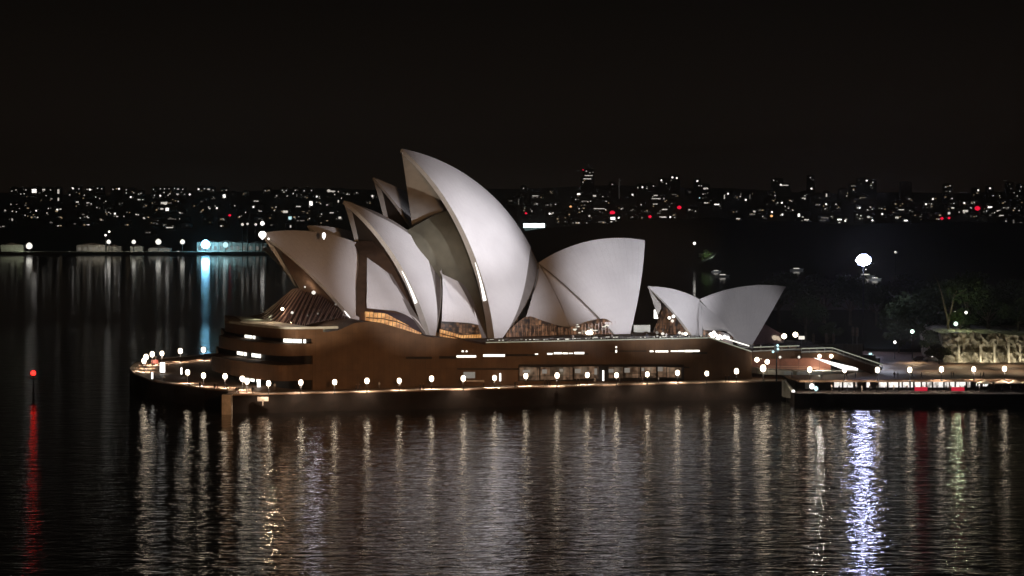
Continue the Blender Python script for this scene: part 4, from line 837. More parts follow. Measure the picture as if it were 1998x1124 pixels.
# uplights along the cliff foot
for i, px in enumerate((1856, 1885, 1915, 1945, 1975, 2005)):
    p = P(px, 700, Yc - 4.5); l = spot('cliff_uplight', (p[0], p[1], ZF + .3), (p[0] + .5, Yc + .5, 9.0), 760, 120, .6, (1, .92, .74), .2)
hb = empty('hoarding', (*P(1630, 680, 735)[:2], ZF), 'long dark grey site hoarding with posts, right of the small shells', 'hoarding')
a, b = P(1575, 688, 735), P(1682, 692, 735); MB().box(((a[0] + b[0]) / 2, 735, ZF + 2.8), (b[0] - a[0], .4, 5.4)).build('panels', M['hoard'], hb)
k = MB()
for i in range(12): q = lerp(a, b, i / 11); k.box((q[0], 734.7, ZF + 2.8), (.15, .25, 5.6))
k.build('posts', M['steel'], hb)
for i, (px, t, lab) in enumerate(((1572, 647, 'pale post by the white sign, leftmost of the row'), (1587, 650, 'pale post second in the row above the hoarding'), (1612, 650, 'pale post third in the row above the hoarding'), (1626, 650, 'pale post fourth in the row above the hoarding'), (1664, 637, 'banded red and white mast, left of two'), (1672, 638, 'banded red and white mast, right of two'))):
    p = P(px, t, 737); o = empty('banner_post', (p[0], p[1], ZF), lab, 'post', 'pale posts behind the hoarding'); MB().box((p[0], p[1], (ZF + p[2]) / 2), (.3, .3, p[2] - ZF)).build('pole', M['steel'], o)
    MB().box((p[0], p[1] - .25, p[2] - 1.4), (.75, .15, 2.4)).build('banner', mat('faded_banner', (.30, .25, .22), .8, .3, 1.2), o)
p = P(1697, 678, 722); tr = empty('delivery_truck', (p[0], p[1], ZF), 'dark grey box truck with a lit roof lamp, parked behind the steps', 'truck')
MB().box((p[0] - .3, p[1], ZF + 1.95), (3.4, 2.4, 2.5)).build('cargo_box', M['hoard'], tr); MB().box((p[0] + 2.1, p[1], ZF + 1.45), (1.2, 2.2, 1.9)).build('cab', M['hoard'], tr); MB().box((p[0] + 2.4, p[1] - .02, ZF + 1.9), (.66, 2.22, .6)).build('windscreen', M['glass'], tr)
for dx in (-1.3, 1.9):
    for dy in (-1.0, 1.0): MB().tube([(p[0] + dx, p[1] + dy - .15, ZF + .45), (p[0] + dx, p[1] + dy + .15, ZF + .45)], .45, 12).build('wheel', M['black'], tr)
MB().lathe((p[0] + .1, p[1] - .6, ZF + 3.25), [(.2, 0), (.5, .15), (.4, .45)], 8).build('roof_lamp', M['win_c'], tr)
def car(px, Y, lab, col):
    p = P(px, 700, Y); o = empty('parked_car', (p[0], p[1], ZF), lab, 'car', 'cars parked under the trees')
    prof = [(-2.1, .35), (-2.1, .85), (-1.6, .95), (-1.0, 1.42), (.7, 1.45), (1.3, .98), (2.0, .85), (2.1, .35)]
    v = [(p[0] + x_, p[1] - .85, ZF + z_) for x_, z_ in prof] + [(p[0] + x_, p[1] + .85, ZF + z_) for x_, z_ in prof]; n = len(prof)
    obj('body', v, [tuple(range(n)), tuple(range(2 * n - 1, n - 1, -1))] + [(i, (i + 1) % n, (i + 1) % n + n, i + n) for i in range(n)], mat('car_paint', col, .3, .1, 1), o)
    MB().box((p[0] - .1, p[1], ZF + 1.18), (1.7, 1.74, .3)).build('windows', M['glass'], o)
    for dx in (-1.3, 1.3):
        for dy in (-.8, .8): MB().tube([(p[0] + dx, p[1] + dy - .1, ZF + .33), (p[0] + dx, p[1] + dy + .1, ZF + .33)], .33, 10).build('wheel', M['black'], o)
    return o
car(1795, 748, 'dark car parked in shade, left of two left of the cliff', (.05, .05, .06)); c2 = car(1817, 746, 'dark car with a tail light, right of two left of the cliff', (.08, .07, .07))
p = P(1819, 696, 744); MB().box(p, (.5, .2, .22)).build('tail_light', M['win_w'], c2)
# white sign and lamps on the upper deck
for i, (px, py, r, lab) in enumerate(((1530, 656, .7, 'round lamp on the upper deck, left of two'), (1552, 653, .7, 'round lamp on the upper deck, right of two'))):
    p = P(px, py, 712); o = empty('deck_lamp', (p[0], p[1], 11.4), lab, 'lamp', 'lamps on the upper deck')
    MB().lathe((p[0], p[1], p[2] - r), [(.1, 0), (r * .8, r * .4), (r, r), (r * .8, r * 1.6), (.1, r * 2)], 10).build('globe', M['lamp'], o, True); MB().tube([(p[0], p[1], 11.4), (p[0], p[1], p[2] - r + .05)], .07).build('post', M['black'], o)
p = P(1564, 659, 712); o = empty('lit_sign', (p[0], p[1], 11.4), 'white lit board right of the two deck lamps', 'sign'); MB().box(p, (1.6, .2, .9)).build('board', M['win_w'], o); MB().box((p[0], p[1] + .1, (11.4 + p[2] - .4) / 2), (.12, .12, p[2] - .4 - 11.4)).build('post', M['steel'], o)
# lit objects between the main and small shells
p = P(1281, 613, 790); o = empty('floodlight_tower', (p[0], p[1], 12), 'tall bright white panel between the south shell and the small shells', 'floodlight'); MB().box(p, (1.5, .3, 2.6)).build('panel', M['win_b'], o); MB().tube([(p[0], p[1] + .2, 3), (p[0], p[1] + .2, p[2])], .12).build('pole', M['black'], o)
p = P(1298, 612, 790); o = empty('floodlight_tower', (p[0], p[1], 12), 'narrow bright white panel seen inside the mouth of the left small shell', 'floodlight'); MB().box(p, (.45, .3, 1.8)).build('panel', M['win_b'], o); MB().tube([(p[0], p[1] + .2, 3), (p[0], p[1] + .2, p[2])], .12).build('pole', M['black'], o)
p = P(1252, 660, 715); o = empty('service_hut', (p[0], p[1], 15), 'low olive lit hut beside the foot of the south shell', 'hut'); MB().box((p[0], p[1], 15.9), (4.4, 3, 2.4)).build('walls', M['pale'], o); MB().box((p[0], p[1], 17.15), (4.6, 3.2, .12)).build('roof', M['pale'], o)
# ------------------------------------------------------------------ floodlight mast in the garden
p = P(1685, 507, 800); fm = empty('floodlight_mast', (p[0], p[1], 3), 'tall mast with a very bright bluish white floodlight, among the dark trees at right', 'floodlight mast')
FLm = emit('blue_white_flood', (.60, .64, 1.0), 95)
MB().lathe((p[0], p[1], p[2] - 1.8), [(.3, 0), (1.6, .5), (2.3, 1.6), (1.9, 2.6), (.7, 3.4)], 14, sy=.5).build('lamp_cluster', FLm, fm, True)
MB().tube([(p[0], p[1] + .6, 0), (p[0], p[1] + .6, p[2])], [.35, .18], 8).build('pole', M['black'], fm)
# ------------------------------------------------------------------ red harbour beacon
p = P(65, 727, 677); rb = empty('channel_beacon', (p[0], p[1], 0), 'red light on a thin harbour marker post at the far left', 'beacon')
MB().tube([(p[0], p[1], -3), (p[0], p[1], 6.0)], [.35, .15], 8).build('pile', M['black'], rb); MB().lathe((p[0], p[1], 6.0), [(.2, 0), (.6, .25), (.6, .9), (.2, 1.2)], 10).build('lantern', M['red'], rb, True)
MB().lathe((p[0], p[1], 5.0), [(.5, 0), (.9, .1), (.9, .25), (.5, .3)], 10).build('platform', M['black'], rb)
# ------------------------------------------------------------------ trees
def leaf_mesh(name, R0, H, nclump, nleaf, seed, flat=.75):
    r = random.Random(seed); v = []; f = []
    cl = []
    for i in range(nclump):
        a = r.uniform(0, 6.28); q = r.random() ** .5 * R0 * .8; z = H * (.45 + .5 * r.random() * (1 - .45 * q / R0)); cl.append((q * math.cos(a), q * math.sin(a), z, r.uniform(.22, .42) * R0))
    for cx, cy, cz, cr in cl:
        for _ in range(nleaf):
            d = Vector((r.gauss(0, 1), r.gauss(0, 1), r.gauss(0, 1))).normalized() * cr * r.uniform(.5, 1.05); c = Vector((cx, cy, cz)) + Vector((d.x, d.y, d.z * flat))
            u = Vector((r.gauss(0, 1), r.gauss(0, 1), r.gauss(0, 1))).normalized(); w_ = u.orthogonal().normalized(); s = r.uniform(.25, .6); b = len(v)
            v += [tuple(c + u * s), tuple(c + w_ * s * .6), tuple(c - u * s), tuple(c - w_ * s * .6)]; f.append((b, b + 1, b + 2, b + 3))
    me = bpy.data.meshes.new(name); me.from_pydata(v, [], f); me.materials.append(M['leaf']); return me, cl
def tree_proto(R0, H, seed, n=16, nl=110):
    root = empty('tree', (0, 0, 0)); me, cl = leaf_mesh('crown', R0, H, n, nl, seed); o = bpy.data.objects.new('crown', me); COL.objects.link(o); o.parent = root
    k = MB(); k.tube([(0, 0, -1), (.1, 0, H * .25), (0, .1, H * .5)], [R0 * .07, R0 * .05, R0 * .035], 7)
    for cx, cy, cz, cr in cl[:7]: k.tube([(0, 0, H * .32), (cx * .5, cy * .5, cz * .75), (cx, cy, cz)], [R0 * .035, R0 * .02, R0 * .008], 5)
    k.build('trunk', M['bark'], root); return root
T1 = tree_proto(7, 13, 1); T2 = tree_proto(9, 17, 2, 20, 120); T3 = tree_proto(5, 9, 3, 12, 100)
TG = 'dark garden trees behind the forecourt'
tspots = []
r2 = random.Random(5)
rowsT = [(780, 775, 13, 1740, 2040, 'in the front row behind the cliff'), (850, 830, 12, 1560, 2060, 'in the middle row behind the forecourt'), (980, 960, 13, 1500, 2080, 'in the far row by the bay')]
for Y0, _, n, a, b, wh in rowsT:
    for i in range(n):
        px = a + (b - a) * (i + .5) / n + r2.uniform(-9, 9); Y = Y0 + r2.uniform(-25, 25); tspots.append((px, Y, wh, i))
# garden ground rising behind the cliff
gp = [(P(1700, 0, 800)[0] , 800), (P(2300, 0, 800)[0], 760), (P(2300, 0, 1150)[0], 1150), (P(1480, 0, 1100)[0], 1100), (P(1480, 0, 900)[0], 900)]
tag(MB().prism(gp, -3, 6.5).build('garden_ground', M['hill']), kind='structure')
for px, Y, wh, i in tspots:
    t = r2.choice([T1, T2, T3]); x_ = (px - CX) / F_PX * Y; zb = 6.5 if Y < 790 else 5
    if abs(px - 1685) < 24: continue
    place(t, (x_, Y, zb + (5 if (px > 1842 and Y < 800) else 0)), 'dark leafy tree %s, %s from the left' % (wh, onames[min(i, 20)]), 'tree', TG, r2.uniform(0, 6.28), r2.uniform(.85, 1.25) * (1.1 if Y > 900 else 1))
place(T3, (P(1832, 0, 735)[0], 735, ZF - 1), 'low dark bush like tree against the left end of the cliff', 'tree', TG, 1.0, .75); place(T3, (P(1822, 0, 752)[0], 752, ZF - .5), 'dark tree behind the bush at the left end of the cliff', 'tree', TG, 2.0, 1.0)
# forked pale tree lit from below
p = P(1850, 630, 760); ft = empty('forked_tree', (p[0], p[1], 8), 'tall tree with two pale forked limbs and sparse green leaves, above the cliff', 'tree')
k = MB(); b0 = np.array([p[0], p[1], 8.]); k.tube([b0, P(1850, 625, 760)], [.5, .4], 7)
k.tube([P(1850, 627, 760), P(1843, 600, 760), P(1838, 575, 760), P(1830, 550, 760), P(1822, 535, 760)], [.35, .25, .2, .12, .05], 6)
k.tube([P(1851, 627, 760), P(1857, 600, 760), P(1862, 575, 760), P(1872, 560, 760), P(1884, 550, 760)], [.35, .27, .2, .12, .05], 6)
k.tube([P(1862, 578, 760), P(1876, 571, 758), P(1890, 562, 758)], [.15, .1, .04], 5); k.build('trunk', M['bark'], ft)
me, _ = leaf_mesh('crown', 6, 8, 14, 90, 9); o = bpy.data.objects.new('crown', me); COL.objects.link(o); o.parent = ft; o.matrix_parent_inverse = world_mat(ft).inverted(); q = P(1878, 556, 760); o.location = (q[0], q[1], q[2] - 5)
point('garden_glow', P(1868, 612, 752), 900, (.85, 1, .6))
# street lamps in the garden
for i, (px, py, Y, m_, lab) in enumerate(((1780, 647, 752, 'greenlamp', 'green tinged lamp left of the cliff'), (1865, 632, 748, 'greenlamp', 'green tinged lamp just above the cliff top'), (1885, 610, 755, 'win_b', 'highest white lamp above the cliff'), (1746, 668, 752, 'win_b', 'small low lamp behind the grey truck'), (1747, 492, 1000, 'win_w', 'faint high lamp right of the bright floodlight'))):
    p = P(px, py, Y); o = empty('street_lamp', (p[0], p[1], 6), lab, 'street lamp', 'lamps in the garden'); r = .55 if i < 2 else .4
    MB().lathe((p[0], p[1], p[2] - r), [(.1, 0), (r, r * .6), (r, r * 1.3), (.2, r * 2)], 10).build('lantern', M[m_], o, True); MB().tube([(p[0], p[1], 6), (p[0], p[1], p[2] - r + .1)], [.12, .07]).build('pole', M['black'], o)
for px, py, Y, e in ((1780, 647, 751, 3.6e3), (1865, 632, 736, 4.5e3), (1960, 640, 736, 4e3), (1712, 655, 735, 3e3), (1740, 645, 715, 3e3), (1820, 645, 712, 3.4e3), (1905, 645, 712, 3.4e3), (1985, 645, 712, 3.4e3)):
    p = P(px, py, Y); spot('forecourt_fill_light', (p[0], p[1], p[2] - .8), (p[0] - 1, Y - 10, ZF), e * 1.1, 62, .8, (1, .68, .40) if px > 1750 else (.85, .88, 1), .5)  # most are added spots without lanterns, brightening the forecourt paving
# ------------------------------------------------------------------ far side of the bay: lit jetty, boats
p = P(1388, 516, 2220); js = empty('lit_jetty', (p[0], p[1], 1), 'small white lit jetty below a green lit tree across the bay', 'jetty')
MB().box((p[0] + 4, p[1], 3.2), (26, 5, 1.6)).build('deck', M['win_d'], js); p2 = P(1397, 501, 2220); MB().lathe((p2[0], p2[1], p2[2] - 1.6), [(.4, 0), (1.7, 1), (1.7, 2), (.4, 3.2)], 10).build('lamp', M['win_b'], js, True); MB().tube([(p2[0], p2[1], 1), (p2[0], p2[1], p2[2])], .2).build('pole', M['black'], js)
p2 = P(1355, 475, 2240); o = empty('street_lamp', (p2[0], p2[1], 8), 'greenish lamp up the slope left of the lit jetty', 'street lamp', 'lamps in the garden'); MB().lathe((p2[0], p2[1], p2[2] - 1.2), [(.3, 0), (1.2, .8), (1.2, 1.5), (.3, 2.4)], 10).build('lantern', M['win_b'], o, True); MB().tube([(p2[0], p2[1], 2), (p2[0], p2[1], p2[2])], .1).build('pole', M['black'], o)
tr_ = place(T3, (P(1378, 0, 2205)[0], 2205, 2), 'green lit tree beside the lit jetty across the bay', 'tree', None, 0, 1.5)
spot('jetty_lamp_light', P(1388, 500, 2190), P(1385, 510, 2225), 6000, 120, .5, (.88, 1, .86), 1)
def boat(px, py, L, lab, cab=1, m='white', bright=None):
    Y = CAM_Z * F_PX / (py - Y_HOR); p = P(px, py, Y); o = empty('motor_boat', (p[0], p[1], 0), lab, 'boat', 'boats moored in the bay')
    prof = [(-.5, .0), (-.5, .16), (.35, .17), (.52, .22), (.38, 0)]
    v = []
    for sy, q in ((-1, 1), (1, 1)):
        for x_, z_ in prof: v.append((p[0] + x_ * L, p[1] + sy * L * .13 * (.2 if x_ > .4 else 1), z_ * L * .6 + .05))
    n = len(prof); obj('hull', v, [tuple(range(n)), tuple(range(2 * n - 1, n - 1, -1))] + [(i, (i + 1) % n, (i + 1) % n + n, i + n) for i in range(n)], M[m], o)
    MB().prism([(p[0] - L * .3, p[1] - L * .09), (p[0] + L * .2, p[1] - L * .09), (p[0] + L * .2, p[1] + L * .09), (p[0] - L * .3, p[1] + L * .09)], L * .1, L * .2).build('cabin', M[m], o)
    MB().box((p[0] - L * .05, p[1] - L * .095, L * .155), (L * .4, .1, L * .04)).build('windows', M['win_w'], o)
    k = MB(); k.tube([(p[0], p[1], L * .2), (p[0] - .02 * L, p[1], L * .42)], .05 * L / 8).build('mast', M['steel'], o)
    if bright: MB().lathe((p[0] - .02 * L, p[1], L * .4), [(.1, 0), (bright, bright), (.1, bright * 2)], 8).build('mast_light', M['win_b'], o)
    return o
boat(1690, 541, 13, 'white motor boat lit under the bright floodlight', bright=.4); boat(1708, 546, 9, 'smaller white boat right of the floodlit motor boat'); boat(1555, 528, 11, 'faint white boat alone in the dark bay'); boat(1411, 540, 10, 'small pale boat below the lit jetty'); boat(1398, 531, 8, 'pale boat between the jetty and the small pale boat')
for q in ((1690, 536, 1800), (1409, 536, 2000)): spot('mooring_light', P(q[0] - 4, q[1] - 8, q[2] - 30), P(q[0], q[1] + 5, q[2] + 50), 30000, 90, .5, (.85, .9, 1), 1)
# ------------------------------------------------------------------ far left wharf
wx = [P(-40, 0, 2869)[0], P(560, 0, 2869)[0]]
tag(MB().box(((wx[0] + wx[1]) / 2, 2890, 1.0), (wx[1] - wx[0], 44, 4)).build('wharf_ground', M['pale']), kind='structure')
WG = 'harbour lamps on the far wharf'
def wl(m): return 'wharflamp' if m == 'lamp' else m
for i, (px, py, r, m_, lab) in enumerate(((57, 480, 3.6, 'lamp', 'bright white lamp beside a lit shed at the far left'), (212, 472, 2.4, 'lamp', 'white lamp right of the long low shed'), (261, 472, 2.3, 'lamp', 'white lamp over the small white kiosk'), (309, 472, 3.2, 'lamp', 'larger white lamp second left of the cyan one'), (356, 472, 2.7, 'lamp', 'white lamp just left of the cyan one'), (401, 477, 4.9, 'lampcool', 'largest lamp, glaring cyan white'), (440, 478, 3.2, 'win_c', 'fan shaped cool lamp just right of the cyan one'), (206, 459, 1.2, 'win_b', 'tiny lamp above the white lamp by the long shed'), (213, 452, 1.2, 'win_b', 'highest tiny lamp above the long shed'), (512, 436, 2.4, 'win_b', 'white lamp above the tip of the north shell'), (499, 438, 1.5, 'win_w', 'small lamp left of the one above the north shell'), (483, 437, 1.3, 'win_w', 'small thin lamp on the slope, right of a pair'), (473, 438, 1.6, 'win_w', 'small thin lamp on the slope, left of a pair'), (348, 492, 1.4, 'win_w', 'tiny low lamp at the water between two wharf lamps'), (136, 493, 1.3, 'win_w', 'tiny low lamp left of the long shed'))):
    Y = 2885; p = P(px, py, Y); o = empty('harbour_lamp', (p[0], p[1], 3), lab, 'lamp', WG)
    MB().lathe((p[0], p[1], p[2] - r * .9), [(r * .3, 0), (r * .8, r * .3), (r, r * .9), (r * .75, r * 1.5), (r * .2, r * 1.9)], 12).build('luminaire', M[wl(m_)], o, True); MB().tube([(p[0], p[1], 3), (p[0], p[1], p[2] - r * .9)], [.5, .3], 6).build('pole', M['black'], o)
for i, (px0, px1, t, b, m_, lab, lit) in enumerate(((2, 45, 478, 498, 'pale', 'pale gabled shed beside the leftmost wharf lamp', 0), (150, 204, 478, 498, 'concrete', 'long low lit shed with pale columns', 5), (209, 235, 481, 498, 'concrete', 'dim shed behind a wharf lamp', 0), (255, 278, 481, 498, 'pale', 'small white kiosk with three lit openings', 3), (290, 332, 484, 498, 'concrete', 'dim shed under the larger white lamp', 3), (385, 425, 473, 497, 'pale', 'building glowing behind the cyan lamp', 4), (427, 457, 473, 497, 'pale', 'building with arches right of the cyan lamp', 3), (458, 482, 474, 497, 'pale', 'arched boat hall on the wharf', 2), (483, 520, 475, 497, 'pale', 'wharf hall next to the north shell tip', 3))):
    Y = 2900; a = P(px0, t, Y); c = P(px1, b, Y); o = empty('wharf_building', ((a[0] + c[0]) / 2, Y, 3), lab, 'building', 'sheds on the far wharf')
    h = a[2] - 3; MB().box(((a[0] + c[0]) / 2, Y + 6, 3 + h / 2), (c[0] - a[0], 12, h)).build('wall', M[m_], o)
    xm = (a[0] + c[0]) / 2; hw = (c[0] - a[0]) / 2 + .5; v = [(xm - hw, Y - .5, a[2]), (xm + hw, Y - .5, a[2]), (xm, Y - .5, a[2] + 2.5), (xm - hw, Y + 12.5, a[2]), (xm + hw, Y + 12.5, a[2]), (xm, Y + 12.5, a[2] + 2.5)]
    obj('roof', v, [(0, 1, 2), (5, 4, 3), (0, 2, 5, 3), (1, 4, 5, 2), (0, 3, 4, 1)], M['roof_far'], o)
    for j in range(lit):
        x_ = a[0] + (c[0] - a[0]) * (j + .5) / lit; MB().box((x_, Y - .15, 3 + h * .4), ((c[0] - a[0]) / lit * .5, .3, h * .45)).build('window', M['win_d'], o)
    for j in range(6): x_ = a[0] + (c[0] - a[0]) * j / 5; MB().box((x_, Y - .3, 3 + h / 2), (.7, .5, h)).build('pilaster', M[m_], o)
spot('wharf_glow', P(401, 477, 2868), P(401, 481, 2904), 2.5e4, 150, .5, (.45, .85, 1), 1); spot('wharf_glow', P(436, 480, 2868), P(436, 484, 2904), 1.6e4, 150, .5, (.5, .85, 1), 1); spot('wharf_glow', P(40, 486, 2868), P(40, 490, 2904), 1.6e4, 150, .5, (.95, 1, .75), 1); spot('wharf_glow', P(192, 484, 2868), P(192, 488, 2904), 1.5e4, 150, .5, (1, .95, .75), 1); spot('wharf_glow', P(262, 480, 2868), P(262, 484, 2904), .6e4, 150, .5, (1, .95, .8), 1); spot('wharf_glow', P(309, 480, 2868), P(309, 484, 2904), .6e4, 150, .5, (1, .95, .8), 1)
p = P(1042, 440, 3300); o = empty('lit_grandstand', (p[0], p[1], 5), 'bright cool white strip of light over a dim grandstand, right of the highest shell', 'grandstand')
MB().box((p[0], p[1], p[2]), (26, 2, 4.8)).build('light_bank', emit('grandstand_flood', (.82, 1, 1), 9), o)
v = [(p[0] - 13, p[1] + 1, p[2] - 3), (p[0] + 14, p[1] + 1, p[2] - 3), (p[0] + 9, p[1] + 1, p[2] - 12), (p[0] - 8, p[1] + 1, p[2] - 12)]; v += [(a, b + 8, c) for a, b, c in v]
obj('stand', v, [(0, 1, 2, 3), (7, 6, 5, 4), (0, 4, 5, 1), (1, 5, 6, 2), (2, 6, 7, 3), (3, 7, 4, 0)], emit('dim_stand', (.25, .42, .40), .22), o); MB().box((p[0] - 6, p[1], p[2] - 14), (6, 2, 2.5)).build('entrance', M['win_d'], o)
# ------------------------------------------------------------------ city lights on the hills
S1, S2, S3, S4, S5, SS = (0, 340, 300 / 1686), (280, 340, 300 / 1686), (960, 320, 340 / 1911), (1280, 320, 360 / 1686), (1620, 320, 378 / 1770), (480, 270, 400 / 1955)
RAW = [
(S1, "128,185 175,172 283,172 375,183,60,50,b 480,170,36,22 228,218 265,215 435,210 555,172 640,190,26,60 640,275,20,40 505,235 300,293 120,330 185,350 230,355 55,395 135,407 180,412 335,418 395,402,,,b 530,375 515,425 628,388,,,b 105,495,,,d 360,470,,,d 275,450 800,155,,,b 865,160 985,168,,,b 1070,155 1115,160 765,225 830,215 925,230 860,262 848,305,35,18 1050,250 1125,280 1160,297 965,315,35,15 1000,325 1065,360,,,d 1240,165 1305,160,,,b 1385,170 1385,205 1465,205 1545,210 1435,250,,,b 1525,278,35,15 1565,278 1265,250,,,d 1310,320,,,d 880,480 955,462 905,440,,,d 1215,432 1260,432,,,b 1280,462 1360,462 1445,440 1518,445 1615,470,,,d"),
(S2, "110,165 185,160 230,160 340,155 385,162,40,14 430,165 120,232 185,235,,,b 225,200 270,230 380,218,50,14 508,222,,,b 575,295,40,34,r 648,330,,,b 685,280,,,d 713,360 805,372,,,b 603,165,,,b 668,160 715,165,35,18 762,175 908,175 885,240,36,46,b 980,220,,,d 225,325,80,50 210,380,60,20 260,385,40,40,b 320,435 300,490,80,10,d 405,425 285,585,90,12 945,450,36,30,r 1000,345 1205,358,,,b 1235,295,60,12 1335,180 1375,178 1120,418 1055,465 1280,405,40,10 380,298 1525,175 1565,180 1645,210 1460,237 1575,240"),
(SS, "470,495 555,500 625,498 790,500,30,30 825,505,60,14 880,508 935,522 967,528 1055,520 450,528 530,540 395,550 480,540 675,555,,,b 845,535 620,620,36,50,b 500,650,50,12 605,655 285,655 270,690 375,700,56,28 420,760,36,36,c 720,722 815,710,50,10 895,757,30,25 910,570 880,600,14,30 605,765 485,757,60,12,d 535,785,50,12,d 425,840,16,26 1205,550,,,b 1180,605,,,d"),
(S3, "345,268 475,350,80,9 205,405,40,8,d 292,415,8,80,d 372,540,30,24,r 437,517 632,545,,,b 697,442 862,467,30,30,o 790,550 830,568 922,645 1000,65,20,20,r 1035,80 1060,127,100,10 1045,163,100,12 998,200 1320,225 1198,292 950,330,40,22,b 1035,310 1125,350,40,22 1215,358 917,390 1015,408,70,14,d 1080,410 1252,410 955,490 990,520 1175,490,140,9 1245,500 1320,535,66,56,r 1325,597,60,36,b 1390,590,,,b 1115,670,,,b 1130,615,,,d 1200,635,80,10,d 1540,337,,,b 1600,260 1650,255,,,b 1697,268 1770,242 1858,180,,,b 1795,345,50,12 1790,380,90,9 1885,380 1790,440,60,9 1885,500,50,10 1830,540,50,8,d 1870,580,80,10 1575,665,,,b 1640,578,44,44,r 1732,578,44,44,r 1700,685,90,9,d 1790,670,50,10"),
(S4, "95,180 150,122,,,b 190,128,,,b 155,165 200,165 178,197,50,12,b 125,232 90,218 60,318,100,9 165,280,50,8,d 213,397,46,50,r 80,415,55,10 90,487,110,10 130,485,,,b 170,492 60,522 378,155,,,b 393,200,60,10 455,225,50,20 430,275 468,265 398,310,,,c 300,255,,,d 457,355,40,14 555,370,50,12,b 360,432 340,490,,,d 625,300,10,46 658,272,,,b 775,280,8,30,d 820,328,,,b 858,300,8,50,d 1075,150 1175,195,80,9 1140,190,,,b 1205,265 1088,288 1350,313,40,10 1420,225,,,b 1415,120,,,d 1558,285,14,36 1555,368,,,b 1645,370 1545,410 1480,372,50,16,d 1015,368,,,d 1112,355 1150,355,,,b 1180,388 1210,405 1250,422 880,460,60,16,d 900,435,20,16 975,480 1055,475,30,30,o 1060,440,,,b 1155,462,,,b 1305,468,22,34,b 1375,510,50,14 1540,490,80,10,d 1525,515,60,9,d 750,500,40,12"),
(S5, "333,152,,,b 390,168 265,150,,,d 210,200,50,14,d 285,232,40,9 150,292 185,290,,,b 95,250,,,d 300,308,60,8,d 52,368 268,400,,,b 368,395 470,408 340,420 245,462 350,485,30,16 385,515,,,b 270,500 310,495 475,457,,,b 85,508,46,14,b 137,520,,,b 660,180,,,d 725,185,,,d 665,270 875,368,,,b 925,365 938,320,,,b 1055,210 1095,200 1352,240,,,b 1460,222,,,b 1488,290 1645,268,,,b 1708,292 1743,208 1640,185,,,d 1730,250 650,418,60,9 610,490,36,20 690,517,36,16,b 575,575,24,34,d 765,462,60,56,r 1020,497,36,32,r 1085,493,30,28,r 835,462,,,d 880,555,26,40,b 955,560,12,30 1130,360 1225,357,,,b 1315,350 1120,402,30,16 1085,450,26,26 1235,430,56,24 1290,403 1177,440 1345,405,60,50,r 1460,395,46,18,b 1450,430,56,18 1540,428,46,12 1500,445 1585,400 1625,400 1685,405 1725,425 1565,475,46,22 1605,522 1665,490,,,b 1675,570,12,150,d 1560,560,,,b 1625,662 1700,662,,,b 1745,610 1355,565 1355,660,,,d 48,615,30,30,o 105,605,28,28,o 105,645,34,34,o 258,615,28,26,o 295,610,28,26,o 425,612,28,26,o 1433,822,,,d"),
]
pts = []
for (ox, oy, sc), s in RAW:
    for tok in s.split():
        q = tok.split(','); x, y = float(q[0]) * sc + ox, float(q[1]) * sc + oy
        w_ = float(q[2]) * sc if len(q) > 2 and q[2] else None; h_ = float(q[3]) * sc if len(q) > 3 and q[3] else None
        m_ = q[4] if len(q) > 4 else ''
        d = {'b': 3.0, 'd': 1.6}.get(m_, 1.9); pts.append((x, y, w_ * .85 if w_ else d, h_ * .8 if h_ else d, m_))
rq = random.Random(21)
for _ in range(210):
    x = rq.uniform(0, 1998); y = (rq.gauss(410, 26) if x < 720 else rq.gauss(400, 26)); y = rq.uniform(380, 440) if y < 372 or y > 462 else min(y, 462 if x < 720 else 438)
    if 720 < x < 1010: continue
    pts.append((x, y, rq.choice([1.1, 1.4, 1.8, 3.5]), rq.choice([1.0, 1.3, 1.6]), rq.choice(['d', 'd', 'y', 'y', ''])))
pts.sort(key=lambda q: q[0]); used = set(); groups = []
for i, q in enumerate(pts):
    if i in used: continue
    g = [q]; used.add(i)
    if q[4] not in 'ro' or q[4] == '':
        for j in range(i + 1, len(pts)):
            t = pts[j]
            if j in used or t[4] in ('r', 'o'): continue
            if t[0] - q[0] > 15: break
            if abs(t[1] - q[1]) < 9 and len(g) < 6: g.append(t); used.add(j)
    groups.append(g)
def find_ground(px, py):
    Y = 2990.
    while Y < 5600:
        x = (px - CX) / F_PX * Y; z = hill_z(x, Y); yy = Y_HOR + (CAM_Z - z) * F_PX / Y
        if yy <= py + 5: return Y, z
        Y += 20
    return None
MM = {'': 'win_w', 'y': 'win_y', 'b': 'win_b', 'd': 'win_d', 'r': 'win_r', 'o': 'win_o', 'c': 'win_c'}
nb_ = 0
